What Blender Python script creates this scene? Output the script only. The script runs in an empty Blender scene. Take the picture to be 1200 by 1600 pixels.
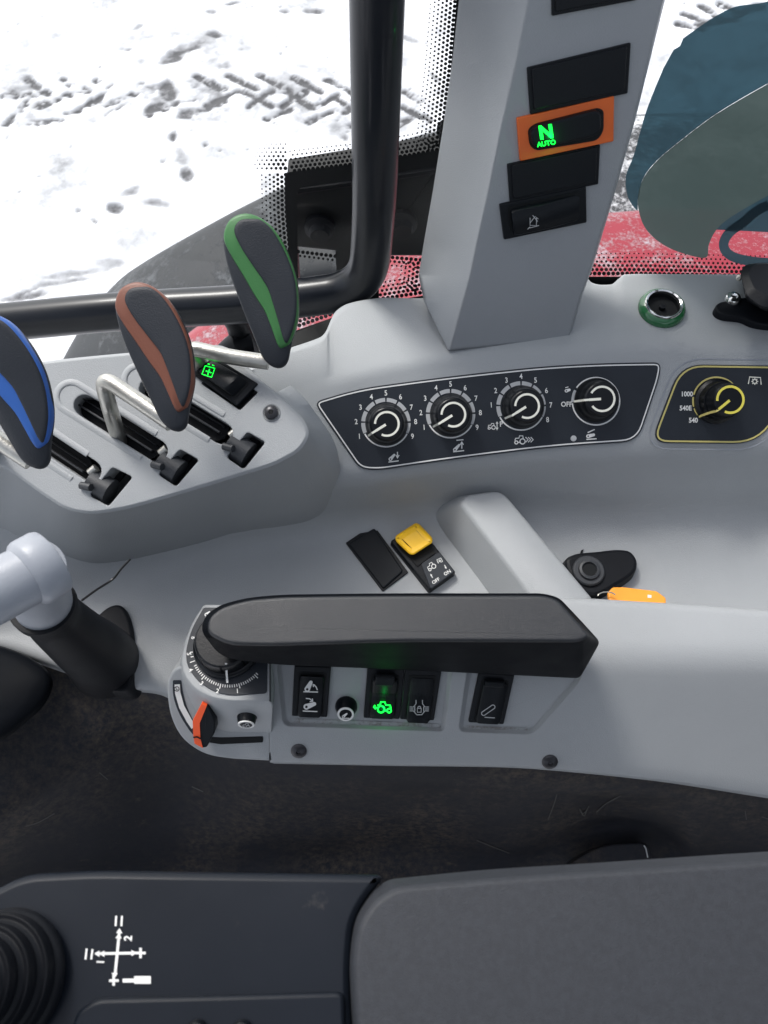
import bpy, bmesh, math, random
import numpy as np
from mathutils import Vector, Matrix, noise
sc = bpy.context.scene
random.seed(5)
# ------------------------------------------------------------------ camera, world, sun, exposure
FPX, CX, CY, ZC = 1180.0, 600.0, 800.0, 2.7
PITCH = math.radians(64.0)                      # looking down at the side console
FW = Vector((0, math.cos(PITCH), -math.sin(PITCH))); UP = Vector((0, math.sin(PITCH), math.cos(PITCH)))
RT = Vector((1, 0, 0)); CAM = Vector((0, 0, ZC))
cd = bpy.data.cameras.new('camera'); cam = bpy.data.objects.new('camera', cd)
sc.collection.objects.link(cam); sc.camera = cam
cam.location = CAM; cam.rotation_euler = (math.pi / 2 - PITCH, 0, 0)
cd.sensor_fit = 'VERTICAL'; cd.sensor_height = 24.0; cd.lens = 24.0 * FPX / 1600.0
cd.clip_start = 0.02; cd.clip_end = 2000
cd.dof.use_dof = True; cd.dof.focus_distance = 0.60; cd.dof.aperture_fstop = 13.0
SUN_EL, SUN_AZ = math.radians(50), math.radians(-35)     # azimuth from +Y, towards -X
w = bpy.data.worlds.new('World'); sc.world = w; w.use_nodes = True
wn = w.node_tree; bg = wn.nodes['Background']
sky = wn.nodes.new('ShaderNodeTexSky'); sky.sky_type = 'NISHITA'; sky.sun_disc = False
sky.sun_elevation = SUN_EL; sky.sun_rotation = SUN_AZ; sky.dust_density = 3.0; sky.air_density = 1.0
hs = wn.nodes.new('ShaderNodeHueSaturation'); hs.inputs['Saturation'].default_value = 0.40
wn.links.new(sky.outputs[0], hs.inputs['Color']); wn.links.new(hs.outputs[0], bg.inputs[0])
bg.inputs[1].default_value = 0.13
sl = bpy.data.lights.new('sun', 'SUN'); so = bpy.data.objects.new('sun', sl); sc.collection.objects.link(so)
sl.energy = 1.3; sl.angle = math.radians(14); sl.color = (1, .97, .93)
sd = Vector((math.sin(SUN_AZ) * math.cos(SUN_EL), math.cos(SUN_AZ) * math.cos(SUN_EL), math.sin(SUN_EL)))
so.rotation_euler = (-sd).to_track_quat('-Z', 'Y').to_euler()
vs = sc.view_settings; vs.view_transform = 'Standard'; vs.look = 'None'; vs.gamma = 1; vs.exposure = 0.93
sc.cycles.max_bounces = 8; sc.cycles.diffuse_bounces = 4; sc.cycles.glossy_bounces = 4
sc.cycles.transparent_max_bounces = 12; sc.cycles.use_denoising = True; sc.cycles.caustics_reflective = False
sc.cycles.caustics_refractive = False; sc.cycles.sample_clamp_indirect = 6

# ------------------------------------------------------------------ geometry helpers
def ray(x, y): return FW * FPX + RT * (x - CX) + UP * (CY - y)
def S(x, y, h):                                 # point on the line of sight, h metres above camera height
    d = ray(x, y); return CAM + d * (h / d.z)
def SY(x, y, Y):                                # point at distance Y in front of the camera
    d = ray(x, y); return CAM + d * (Y / d.y)
class Pl:
    def __init__(s, a, b, c):
        s.o = a; s.n = (b - a).cross(c - a).normalized()
        if s.n.dot(CAM - a) < 0: s.n = -s.n
    def w(s, x, y, off=0.0):
        d = ray(x, y); t = (s.o - CAM).dot(s.n) / d.dot(s.n); return CAM + d * t + s.n * off
    def h(s, x, y): return s.w(x, y).z - ZC
def HP(h): return Pl(S(500, 900, h), S(700, 900, h), S(600, 1000, h))
class Moved:                                    # the same plane lifted along its normal
    def __init__(s, pl, off): s.p = pl; s.off = off; s.n = pl.n; s.o = pl.o + pl.n * off
    def w(s, x, y, off=0.0):
        d = ray(x, y); t = (s.o - CAM).dot(s.n) / d.dot(s.n); return CAM + d * t + s.n * off
    def h(s, x, y): return s.w(x, y).z - ZC

def interp(pts, x):
    if x <= pts[0][0]: i = 0
    elif x >= pts[-1][0]: i = len(pts) - 2
    else:
        i = 0
        while pts[i + 1][0] < x: i += 1
    a, b = pts[i], pts[i + 1]; t = (x - a[0]) / (b[0] - a[0])
    # smooth (monotone-ish hermite)
    def m(k):
        if k <= 0: p, q = pts[0], pts[1]
        elif k >= len(pts) - 1: p, q = pts[-2], pts[-1]
        else: p, q = pts[k - 1], pts[k + 1]
        return (q[1] - p[1]) / (q[0] - p[0])
    L = b[0] - a[0]; sl_ = (b[1] - a[1]) / L
    def lim(v):
        if v * sl_ <= 0: return 0.0
        return math.copysign(min(abs(v), 3 * abs(sl_)), v)
    if x < pts[0][0] or x > pts[-1][0]: return a[1] + sl_ * (x - a[0])
    m0, m1 = lim(m(i)), lim(m(i + 1))
    t2, t3 = t * t, t * t * t
    return (2*t3-3*t2+1)*a[1] + (t3-2*t2+t)*L*m0 + (-2*t3+3*t2)*b[1] + (t3-t2)*L*m1

def link(o): sc.collection.objects.link(o); return o
def empty(name, loc, label, cat, group=None):
    o = bpy.data.objects.new(name, None); o.location = loc; o.empty_display_size = .02; link(o)
    bpy_tag(o, label, cat, group); return o
def bpy_tag(o, label=None, cat=None, group=None, kind=None):
    if label: o['label'] = label
    if cat: o['category'] = cat
    if group: o['group'] = group
    if kind: o['kind'] = kind
    return o
def obj(name, verts, faces, mat, parent=None, smooth=40, bevel=0, sub=0, kind=None, flip=False):
    vs_ = [Vector(v) for v in verts]
    lo = Vector((sum(v.x for v in vs_) / len(vs_), sum(v.y for v in vs_) / len(vs_), min(v.z for v in vs_)))
    me = bpy.data.meshes.new(name); me.from_pydata([tuple(v - lo) for v in vs_], [], faces); me.validate()
    bm = bmesh.new(); bm.from_mesh(me)
    bmesh.ops.remove_doubles(bm, verts=bm.verts, dist=1e-7)
    bmesh.ops.recalc_face_normals(bm, faces=bm.faces)
    bm.to_mesh(me); bm.free()
    me.materials.append(mat)
    if smooth:
        me.polygons.foreach_set('use_smooth', [True] * len(me.polygons)); me.set_sharp_from_angle(angle=math.radians(smooth))
    if smooth and smooth <= 60:
        for p_ in me.polygons:
            if p_.loop_total > 4: p_.use_smooth = False
    o = bpy.data.objects.new(name, me); link(o)
    if parent: o.parent = parent; o.location = lo - wloc(parent)
    else: o.location = lo
    if bevel:
        b = o.modifiers.new('bevel', 'BEVEL'); b.width = bevel; b.segments = 3; b.limit_method = 'ANGLE'; b.angle_limit = math.radians(35)
    if sub:
        s = o.modifiers.new('sub', 'SUBSURF'); s.levels = sub; s.render_levels = sub
    if kind: o['kind'] = kind
    return o
def wloc(o):
    l = o.location.copy(); p = o.parent
    while p: l += p.location; p = p.parent
    return l
class MB:
    def __init__(s): s.v = []; s.f = []
    def add(s, v, f):
        n = len(s.v); s.v += [Vector(a) for a in v]; s.f += [tuple(i + n for i in q) for q in f]; return s
    def build(s, name, mat, parent=None, **k): return obj(name, s.v, s.f, mat, parent, **k)

def roundpoly(pts, r, n=5):
    out = []; m = len(pts)
    for i in range(m):
        p = Vector(pts[i][:2]); a = Vector(pts[i - 1][:2]); b = Vector(pts[(i + 1) % m][:2])
        rr = r[i] if isinstance(r, (list, tuple)) else r
        da, db = (a - p), (b - p); k = min(rr, da.length * .48, db.length * .48)
        if k < 1e-6: out.append(p); continue
        A = p + da.normalized() * k; B = p + db.normalized() * k
        for j in range(n + 1):
            t = j / n; out.append(A * (1 - t) ** 2 + p * 2 * t * (1 - t) + B * t * t)
    return out
def smoothpoly(pts, n=6):                       # closed catmull-rom
    out = []; m = len(pts); P = [Vector(p[:2]) for p in pts]
    for i in range(m):
        a, b, c, d = P[i - 1], P[i], P[(i + 1) % m], P[(i + 2) % m]
        for j in range(n):
            t = j / n
            out.append(.5 * ((2*b) + (c-a)*t + (2*a-5*b+4*c-d)*t*t + (-a+3*b-3*c+d)*t**3))
    return out
def area(p): return .5 * sum(p[i - 1][0] * p[i][1] - p[i][0] * p[i - 1][1] for i in range(len(p)))
def inset(poly, d):                             # d > 0 shrinks
    P = [Vector(p[:2]) for p in poly]; sg = 1 if area(P) > 0 else -1; out = []; m = len(P)
    for i in range(m):
        e1 = P[i] - P[i - 1]; e2 = P[(i + 1) % m] - P[i]
        if e1.length < 1e-9: e1 = e2
        if e2.length < 1e-9: e2 = e1
        n1 = Vector((-e1.y, e1.x)).normalized(); n2 = Vector((-e2.y, e2.x)).normalized()
        q = n1 + n2
        if q.length < 1e-6: q = n1
        q.normalize(); out.append(P[i] + q * sg * d / max(.5, q.dot(n1)))
    return out
def rings(rs, cap0=True, cap1=True, closed=True):
    v = []; f = []; n = len(rs[0])
    for r in rs: v += list(r)
    for k in range(len(rs) - 1):
        for i in range(n if closed else n - 1):
            j = (i + 1) % n; f.append((k*n+i, k*n+j, (k+1)*n+j, (k+1)*n+i))
    if cap0: f.append(tuple(range(n)))
    if cap1: f.append(tuple(range((len(rs)-1)*n, len(rs)*n))[::-1])
    return v, f
def prism(poly, pl, h0, h1, bev=0, grow=0):     # poly in picture units on plane pl, between offsets h0 (low) and h1 (high)
    P0 = inset(poly, -grow) if grow else poly
    base = [pl.w(p[0], p[1]) for p in P0]; top = [pl.w(p[0], p[1]) for p in poly]
    # keep the top outline on the seen line: slide walls down along the normal
    n = pl.n
    def off(px, o):
        m_ = Moved(pl, h1); return m_.w(px[0], px[1]) + n * o
    rs = [[off(p, h0 - h1) for p in P0]]
    if bev:
        bp = bev_px(pl, poly, bev)
        rs.append([off(p, -bev) for p in poly]); rs.append([off(p, -bev*.3) for p in inset(poly, bp*.3)]); rs.append([off(p, 0) for p in inset(poly, bp)])
    else: rs.append([off(p, 0) for p in poly])
    return rings(rs)
def bev_px(pl, poly, b):
    x = sum(p[0] for p in poly) / len(poly); y = sum(p[1] for p in poly) / len(poly)
    return b / ((pl.w(x + 1, y) - pl.w(x, y)).length)
def tube(path, rad, n=16, caps=True):
    P = [Vector(p) for p in path]; R = rad if isinstance(rad, (list, tuple)) else [rad] * len(P)
    rs = []; up = None
    for i, p in enumerate(P):
        t = (P[min(i+1, len(P)-1)] - P[max(i-1, 0)]).normalized()
        if up is None: up = t.orthogonal().normalized()
        up = (up - t * up.dot(t)).normalized(); b = t.cross(up)
        rs.append([p + (up * math.cos(2*math.pi*k/n) + b * math.sin(2*math.pi*k/n)) * R[i] for k in range(n)])
    return rings(rs, caps, caps)
def curve(P, n=8):                              # open catmull-rom through 3-D points
    P = [Vector(p) for p in P]; Q = [P[0]*2-P[1]] + P + [P[-1]*2-P[-2]]; out = []
    for i in range(1, len(Q) - 2):
        a, b, c, d = Q[i-1], Q[i], Q[i+1], Q[i+2]
        for j in range(n):
            t = j / n; out.append(.5 * ((2*b) + (c-a)*t + (2*a-5*b+4*c-d)*t*t + (-a+3*b-3*c+d)*t**3))
    return out + [P[-1]]
def bendpath(P, r, n=8):                        # straight runs with rounded corners
    P = [Vector(p) for p in P]; out = [P[0]]
    for i in range(1, len(P) - 1):
        a, b, p = P[i-1], P[i+1], P[i]; k = min(r, (a-p).length*.45, (b-p).length*.45)
        A = p + (a-p).normalized()*k; B = p + (b-p).normalized()*k
        for j in range(n+1):
            t = j/n; out.append(A*(1-t)**2 + p*2*t*(1-t) + B*t*t)
    return out + [P[-1]]
def lathe(c, ax, prof, n=32, cap0=True, cap1=True, ref=None):   # prof: (radius, offset along axis)
    ax = ax.normalized(); u = (ref or ax.orthogonal()); u = (u - ax*u.dot(ax)).normalized(); b = ax.cross(u)
    return rings([[c + ax*z + (u*math.cos(2*math.pi*k/n) + b*math.sin(2*math.pi*k/n))*r for k in range(n)] for r, z in prof], cap0, cap1)
def loft(rails, fil, xs, seg=5):                # rails: lists (x,y) + h (number, list or plane)
    rows = []
    for r, h in rails:
        row = []
        for x in xs:
            y = interp(r, x)
            if hasattr(h, 'w'): row.append(h.w(x, y))
            elif isinstance(h, list): row.append(S(x, y, interp(h, x)))
            else: row.append(S(x, y, h))
        rows.append(row)
    out = [rows[0]]
    for i in range(1, len(rows) - 1):
        rr = fil[i]
        if rr <= 0: out.append(rows[i]); continue
        blk = [[] for _ in range(seg + 1)]
        for k in range(len(xs)):
            p, a, b = rows[i][k], rows[i-1][k], rows[i+1][k]
            A = p + (a-p).normalized()*min(rr, (a-p).length*.45); B = p + (b-p).normalized()*min(rr, (b-p).length*.45)
            for j in range(seg + 1):
                t = j/seg; blk[j].append(A*(1-t)**2 + p*2*t*(1-t) + B*t*t)
        out += blk
    out.append(rows[-1])
    return out
def boolean(o, cutters, solver='EXACT'):
    for v, f in cutters:
        me = bpy.data.meshes.new('cut'); me.from_pydata([tuple(a) for a in v], [], f)
        bm = bmesh.new(); bm.from_mesh(me); bmesh.ops.recalc_face_normals(bm, faces=bm.faces); bm.to_mesh(me); bm.free()
        c = bpy.data.objects.new('cut', me); link(c)
        m = o.modifiers.new('b', 'BOOLEAN'); m.operation = 'DIFFERENCE'; m.object = c; m.solver = 'EXACT'; m.use_self = solver == 'SELF'
        bpy.context.view_layer.update()
        ev = o.evaluated_get(bpy.context.evaluated_depsgraph_get()); nm = bpy.data.meshes.new_from_object(ev)
        o.modifiers.clear(); o.data = nm; bpy.data.objects.remove(c)
    me = o.data; me.polygons.foreach_set('use_smooth', [True]*len(me.polygons)); me.set_sharp_from_angle(angle=math.radians(35))
    print('BOOL', o.name, len(me.vertices), len(me.polygons))

# ------------------------------------------------------------------ materials
def mat(name, col, rough=.5, metal=0, spec=.5, coat=0, bump=0, bscale=300, var=0, vscale=8, bevel=0, emit=None, estr=0, dirt=None, dscale=30, damt=0, dthr=.6, ior=1.5):
    m = bpy.data.materials.new(name); m.use_nodes = True; nt = m.node_tree; N = nt.nodes; L = nt.links
    b = N['Principled BSDF']; b.inputs['Base Color'].default_value = (*col, 1); b.inputs['Roughness'].default_value = rough
    b.inputs['Metallic'].default_value = metal; b.inputs['Specular IOR Level'].default_value = spec; b.inputs['Coat Weight'].default_value = coat
    b.inputs['Coat Roughness'].default_value = .08; b.inputs['IOR'].default_value = ior
    tc = N.new('ShaderNodeTexCoord').outputs['Object'] if 0 else N.new('ShaderNodeNewGeometry').outputs['Position']
    c = None
    if var:
        n = N.new('ShaderNodeTexNoise'); n.inputs['Scale'].default_value = vscale; n.inputs['Detail'].default_value = 6; L.new(tc, n.inputs['Vector'])
        mr = N.new('ShaderNodeMapRange'); mr.inputs[1].default_value = .3; mr.inputs[2].default_value = .7; mr.inputs[3].default_value = 1-var; mr.inputs[4].default_value = 1+var
        L.new(n.outputs[0], mr.inputs[0]); mx = N.new('ShaderNodeVectorMath'); mx.operation = 'SCALE'; mx.inputs[0].default_value = col; L.new(mr.outputs[0], mx.inputs['Scale'])
        c = mx.outputs[0]; L.new(c, b.inputs['Base Color'])
        rr = N.new('ShaderNodeMapRange'); rr.inputs[1].default_value = .3; rr.inputs[2].default_value = .7; rr.inputs[3].default_value = rough*.85; rr.inputs[4].default_value = min(1, rough*1.15)
        L.new(n.outputs[0], rr.inputs[0]); L.new(rr.outputs[0], b.inputs['Roughness'])
    if damt:
        n = N.new('ShaderNodeTexNoise'); n.inputs['Scale'].default_value = dscale; n.inputs['Detail'].default_value = 10; n.inputs['Roughness'].default_value = .7; L.new(tc, n.inputs['Vector'])
        mr = N.new('ShaderNodeMapRange'); mr.inputs[1].default_value = dthr; mr.inputs[2].default_value = dthr+.12; mr.inputs[3].default_value = 0; mr.inputs[4].default_value = damt
        L.new(n.outputs[0], mr.inputs[0]); mx = N.new('ShaderNodeMix'); mx.data_type = 'RGBA'; L.new(mr.outputs[0], mx.inputs[0])
        if c: L.new(c, mx.inputs[6])
        else: mx.inputs[6].default_value = (*col, 1)
        mx.inputs[7].default_value = (*dirt, 1); L.new(mx.outputs[2], b.inputs['Base Color'])
    nrm = None
    if bevel:
        bv = N.new('ShaderNodeBevel'); bv.samples = 4; bv.inputs[0].default_value = bevel; nrm = bv.outputs[0]
    if bump:
        n = N.new('ShaderNodeTexNoise'); n.inputs['Scale'].default_value = bscale; n.inputs['Detail'].default_value = 3; L.new(tc, n.inputs['Vector'])
        bp = N.new('ShaderNodeBump'); bp.inputs['Strength'].default_value = bump; bp.inputs['Distance'].default_value = .0005; L.new(n.outputs[0], bp.inputs['Height'])
        if nrm: L.new(nrm, bp.inputs['Normal'])
        nrm = bp.outputs[0]
    if nrm: L.new(nrm, b.inputs['Normal'])
    if emit:
        b.inputs['Emission Color'].default_value = (*emit, 1); b.inputs['Emission Strength'].default_value = estr
    return m
M = {}
M['grey'] = mat('grey_plastic', (.345, .36, .37), .48, bump=.5, bscale=1300, var=.06, vscale=7, bevel=.0016, dirt=(.17, .155, .14), dscale=300, damt=.5, dthr=.665)
M['grey2'] = mat('pillar_plastic', (.305, .32, .335), .42, bump=.45, bscale=1300, var=.03, vscale=7, bevel=.003)
M['light'] = mat('pale_plastic', (.31, .33, .365), .4, bump=.2, bscale=700, var=.03, bevel=.001)
M['black'] = mat('black_plastic', (.007, .009, .012), .42, spec=.5, ior=1.3, bump=.3, bscale=2500, var=.15, vscale=15, bevel=.0008, dirt=(.09, .09, .09), dscale=500, damt=.5, dthr=.72)
M['switch'] = mat('switch_plastic', (.005, .0065, .009), .34, spec=.5, ior=1.3, bump=.3, bscale=1500, var=.1, bevel=.0005)
M['void'] = mat('dark_cavity', (.004, .005, .006), .6, spec=.25)
M['handle'] = mat('handle_plastic', (.004, .005, .007), .5, spec=.5, ior=1.14, bump=.45, bscale=3200, var=.12, vscale=40, bevel=.0015)  # hand rest sides kept darker than the top, their shade painted in
M['handle_top'] = mat('lit_handle_top', (.009, .011, .0145), .40, spec=.65, bump=.5, bscale=3200, var=.12, vscale=40, bevel=.0015, dirt=(.09, .09, .09), dscale=500, damt=.4, dthr=.72)  # lighter, shinier copy of the rest plastic: painted sheen of the lit top
M['plate'] = mat('dial_plate', (.018, .0225, .030), .42, spec=.35, bump=.2, bscale=1800, var=.12, vscale=30, dirt=(.16, .17, .18), dscale=420, damt=.4, dthr=.7)
M['knob'] = mat('knob_plastic', (.005, .006, .008), .28, spec=.3, bump=.2, bscale=900, bevel=.0004)
M['white'] = mat('white_print', (.78, .78, .76), .5)
M['greyprint'] = mat('grey_print', (.46, .47, .48), .5)
M['cream'] = mat('cream_print', (.85, .84, .74), .4)
M['yellow_l'] = mat('yellow_print', (.75, .66, .10), .4)
M['yellow_d'] = mat('yellow_border_print', (.60, .52, .18), .45)
M['yellow'] = mat('yellow_plastic', (.98, .56, .008), .38, bump=.15, bscale=800, var=.04, vscale=40, bevel=.001)
M['orange'] = mat('orange_plastic', (.72, .13, .018), .42, bump=.15, bscale=800, var=.07, vscale=40, bevel=.0008)
M['orange2'] = mat('orange_red_plastic', (.85, .10, .02), .35, bevel=.0005)
M['orange3'] = mat('orange_tag_plastic', (.92, .34, .03), .45, var=.06, vscale=60, bevel=.0008)
M['green_l'] = mat('green_lamp', (.02, .3, .08), .4, emit=(.0, .9, .03), estr=1.8)
M['green_d'] = mat('green_stripe', (.035, .16, .04), .45, bump=.2, bscale=900, bevel=.0006)
M['brown_d'] = mat('brown_stripe', (.17, .055, .03), .45, bump=.2, bscale=900, bevel=.0006)
M['blue_d'] = mat('blue_stripe', (.02, .10, .38), .45, bump=.2, bscale=900, bevel=.0006)
M['green_c'] = mat('green_clear_plastic', (.02, .13, .045), .15, coat=.6)
M['lever'] = mat('lever_rubber', (.017, .0205, .027), .50, spec=.35, bump=.5, bscale=1100, var=.1, vscale=30, bevel=.0008)
M['steel'] = mat('zinc_steel', (.50, .49, .45), .33, metal=.85, bump=.5, bscale=400, var=.16, vscale=60)
M['chrome'] = mat('chrome', (.75, .75, .74), .12, metal=1)
M['bolt'] = mat('black_bolt', (.045, .045, .05), .35, metal=.5, bevel=.0002)
M['gloss'] = mat('gloss_black_paint', (.005, .007, .011), .32, coat=.15, spec=.3, bump=.05, bscale=45, var=.1)
M['rubber'] = mat('black_rubber', (.0055, .0065, .009), .5, spec=.5, ior=1.28, bump=.2, bscale=2000, var=.15, vscale=20, bevel=.001)
M['mat'] = mat('floor_lining', (.020, .0215, .027), .55, spec=.5, ior=1.25, bump=.3, bscale=2500, var=.22, vscale=11, dirt=(.085, .07, .055), dscale=55, damt=.75, dthr=.60)
M['panel'] = mat('arm_panel', (.0065, .009, .014), .36, spec=.5, ior=1.32, bump=.08, bscale=5000, var=.12, vscale=18, bevel=.001, dirt=(.085, .078, .07), dscale=38, damt=.45, dthr=.63)
M['liner'] = mat('grey_black_liner', (.030, .033, .038), .45, bump=.3, bscale=2000, bevel=.0006)
M['roof'] = mat('light_blocker_lining', (.05, .053, .056), .8)  # dark surface for the unseen roof and walls that block light
M['wire'] = mat('wire', (.02, .02, .02), .4)

def pad_material():
    m = mat('textured_pad', (.03, .033, .04), .6, bevel=.0015); nt = m.node_tree; N = nt.nodes; L = nt.links; b = N['Principled BSDF']
    g = N.new('ShaderNodeNewGeometry').outputs['Position']
    v = N.new('ShaderNodeTexVoronoi'); v.inputs['Scale'].default_value = 2600; L.new(g, v.inputs['Vector'])
    n = N.new('ShaderNodeTexNoise'); n.inputs['Scale'].default_value = 420; n.inputs['Detail'].default_value = 4; L.new(g, n.inputs['Vector'])
    ad = N.new('ShaderNodeMath'); ad.operation = 'ADD'; L.new(v.outputs['Distance'], ad.inputs[0]); L.new(n.outputs[0], ad.inputs[1])
    bp = N.new('ShaderNodeBump'); bp.inputs['Strength'].default_value = .4; bp.inputs['Distance'].default_value = .0002; L.new(ad.outputs[0], bp.inputs['Height'])
    L.new(b.inputs['Normal'].links[0].from_socket, bp.inputs['Normal']); L.new(bp.outputs[0], b.inputs['Normal'])
    mr = N.new('ShaderNodeMapRange'); mr.inputs[1].default_value = .35; mr.inputs[2].default_value = .65; mr.inputs[3].default_value = .021; mr.inputs[4].default_value = .026
    L.new(n.outputs[0], mr.inputs[0]); cb = N.new('ShaderNodeCombineColor'); mb_ = N.new('ShaderNodeMath'); mb_.operation = 'MULTIPLY'; mb_.inputs[1].default_value = 1.38; L.new(mr.outputs[0], mb_.inputs[0]); L.new(mr.outputs[0], cb.inputs[0]); mg_ = N.new('ShaderNodeMath'); mg_.operation = 'MULTIPLY'; mg_.inputs[1].default_value = 1.12; L.new(mr.outputs[0], mg_.inputs[0]); L.new(mg_.outputs[0], cb.inputs[1]); L.new(mb_.outputs[0], cb.inputs[2]); L.new(cb.outputs[0], b.inputs['Base Color'])
    return m
M['pad'] = pad_material()
def floor_material():
    m = M['mat']; nt = m.node_tree; N = nt.nodes; L = nt.links; b = N['Principled BSDF']
    g = N.new('ShaderNodeNewGeometry').outputs['Position']; prev = b.inputs['Base Color'].links[0].from_socket
    def nz(scale, det, rg=.6):
        n = N.new('ShaderNodeTexNoise'); n.inputs['Scale'].default_value = scale; n.inputs['Detail'].default_value = det; n.inputs['Roughness'].default_value = rg; L.new(g, n.inputs['Vector']); return n.outputs[0]
    def rng_(o, a, c, x=0, y=1):
        r = N.new('ShaderNodeMapRange'); r.inputs[1].default_value = a; r.inputs[2].default_value = c; r.inputs[3].default_value = x; r.inputs[4].default_value = y; L.new(o, r.inputs[0]); return r.outputs[0]
    mu = N.new('ShaderNodeMath'); mu.operation = 'MULTIPLY'; L.new(rng_(nz(7, 5), .42, .62, .12, 1), mu.inputs[0]); L.new(rng_(nz(160, 12, .75), .42, .66), mu.inputs[1])
    mx = N.new('ShaderNodeMix'); mx.data_type = 'RGBA'; L.new(mu.outputs[0], mx.inputs[0]); L.new(prev, mx.inputs[6]); mx.inputs[7].default_value = (.085, .069, .054, 1)
    sp = rng_(nz(900, 2), .74, .80, 0, .8); m2 = N.new('ShaderNodeMix'); m2.data_type = 'RGBA'; L.new(sp, m2.inputs[0]); L.new(mx.outputs[2], m2.inputs[6]); m2.inputs[7].default_value = (.2, .2, .19, 1)
    L.new(m2.outputs[2], b.inputs['Base Color'])
floor_material()
def glass_material():
    m = bpy.data.materials.new('window_glass'); m.use_nodes = True; nt = m.node_tree; N = nt.nodes; L = nt.links; N.remove(N['Principled BSDF'])
    t = N.new('ShaderNodeBsdfTransparent'); t.inputs[0].default_value = (.96, .975, .975, 1); g = N.new('ShaderNodeBsdfGlossy'); g.inputs['Roughness'].default_value = .02
    f = N.new('ShaderNodeFresnel'); f.inputs[0].default_value = 1.45; x = N.new('ShaderNodeMixShader'); fm = N.new('ShaderNodeMath'); fm.operation = 'MULTIPLY'; fm.inputs[1].default_value = .55; L.new(f.outputs[0], fm.inputs[0]); L.new(fm.outputs[0], x.inputs[0]); L.new(t.outputs[0], x.inputs[1]); L.new(g.outputs[0], x.inputs[2])
    L.new(x.outputs[0], N['Material Output'].inputs[0]); return m
M['glass'] = glass_material()
def film_material(name, col, tr, k):
    m = bpy.data.materials.new(name); m.use_nodes = True; nt = m.node_tree; N = nt.nodes; L = nt.links; p = N['Principled BSDF']
    p.inputs['Base Color'].default_value = (*col, 1); p.inputs['Roughness'].default_value = .35
    t = N.new('ShaderNodeBsdfTransparent'); t.inputs[0].default_value = (*tr, 1); tl = N.new('ShaderNodeBsdfTranslucent'); tl.inputs[0].default_value = (*col, 1)
    x1 = N.new('ShaderNodeMixShader'); x1.inputs[0].default_value = .5; L.new(p.outputs[0], x1.inputs[1]); L.new(tl.outputs[0], x1.inputs[2])
    x = N.new('ShaderNodeMixShader'); x.inputs[0].default_value = k; L.new(x1.outputs[0], x.inputs[1]); L.new(t.outputs[0], x.inputs[2]); L.new(x.outputs[0], N['Material Output'].inputs[0]); return m
M['film_teal'] = film_material('teal_film', (.030, .060, .078), (.12, .3, .4), .09)
M['film_leaf'] = film_material('sage_film', (.058, .083, .08), (.4, .5, .48), .03)
def snowy(name, base, scale, thr, wid, snow=(.82, .83, .85), rough=.5, attr=None, scale2=None):
    m = mat(name, base, rough); nt = m.node_tree; N = nt.nodes; L = nt.links; b = N['Principled BSDF']
    g = N.new('ShaderNodeNewGeometry').outputs['Position']
    n = N.new('ShaderNodeTexNoise'); n.inputs['Scale'].default_value = scale; n.inputs['Detail'].default_value = 12; n.inputs['Roughness'].default_value = .72; L.new(g, n.inputs['Vector'])
    n2 = N.new('ShaderNodeTexNoise'); n2.inputs['Scale'].default_value = scale2 or scale*.12; n2.inputs['Detail'].default_value = 3; L.new(g, n2.inputs['Vector'])
    a = N.new('ShaderNodeMath'); a.operation = 'MULTIPLY_ADD'; L.new(n2.outputs[0], a.inputs[0]); a.inputs[1].default_value = .6; L.new(n.outputs[0], a.inputs[2])
    mr = N.new('ShaderNodeMapRange'); mr.inputs[1].default_value = thr; mr.inputs[2].default_value = thr+wid; L.new(a.outputs[0], mr.inputs[0])
    mx = N.new('ShaderNodeMix'); mx.data_type = 'RGBA'; L.new(mr.outputs[0], mx.inputs[0]); mx.inputs[6].default_value = (*base, 1); mx.inputs[7].default_value = (*snow, 1); L.new(mx.outputs[2], b.inputs['Base Color'])
    bp = N.new('ShaderNodeBump'); bp.inputs['Strength'].default_value = .6; bp.inputs['Distance'].default_value = .004; L.new(mr.outputs[0], bp.inputs['Height']); L.new(bp.outputs[0], b.inputs['Normal'])
    return m
M['red'] = snowy('snow_dusted_red_paint', (.30, .006, .022), 150, .79, .26, snow=(.60, .57, .61), rough=.3)
M['tyre'] = snowy('snowy_tyre_rubber', (.05, .052, .056), 75, .74, .2, rough=.8)
M['tyre2'] = snowy('wet_tyre_rubber', (.009, .012, .015), 30, .84, .14, snow=(.08, .088, .095), rough=.6)
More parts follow.
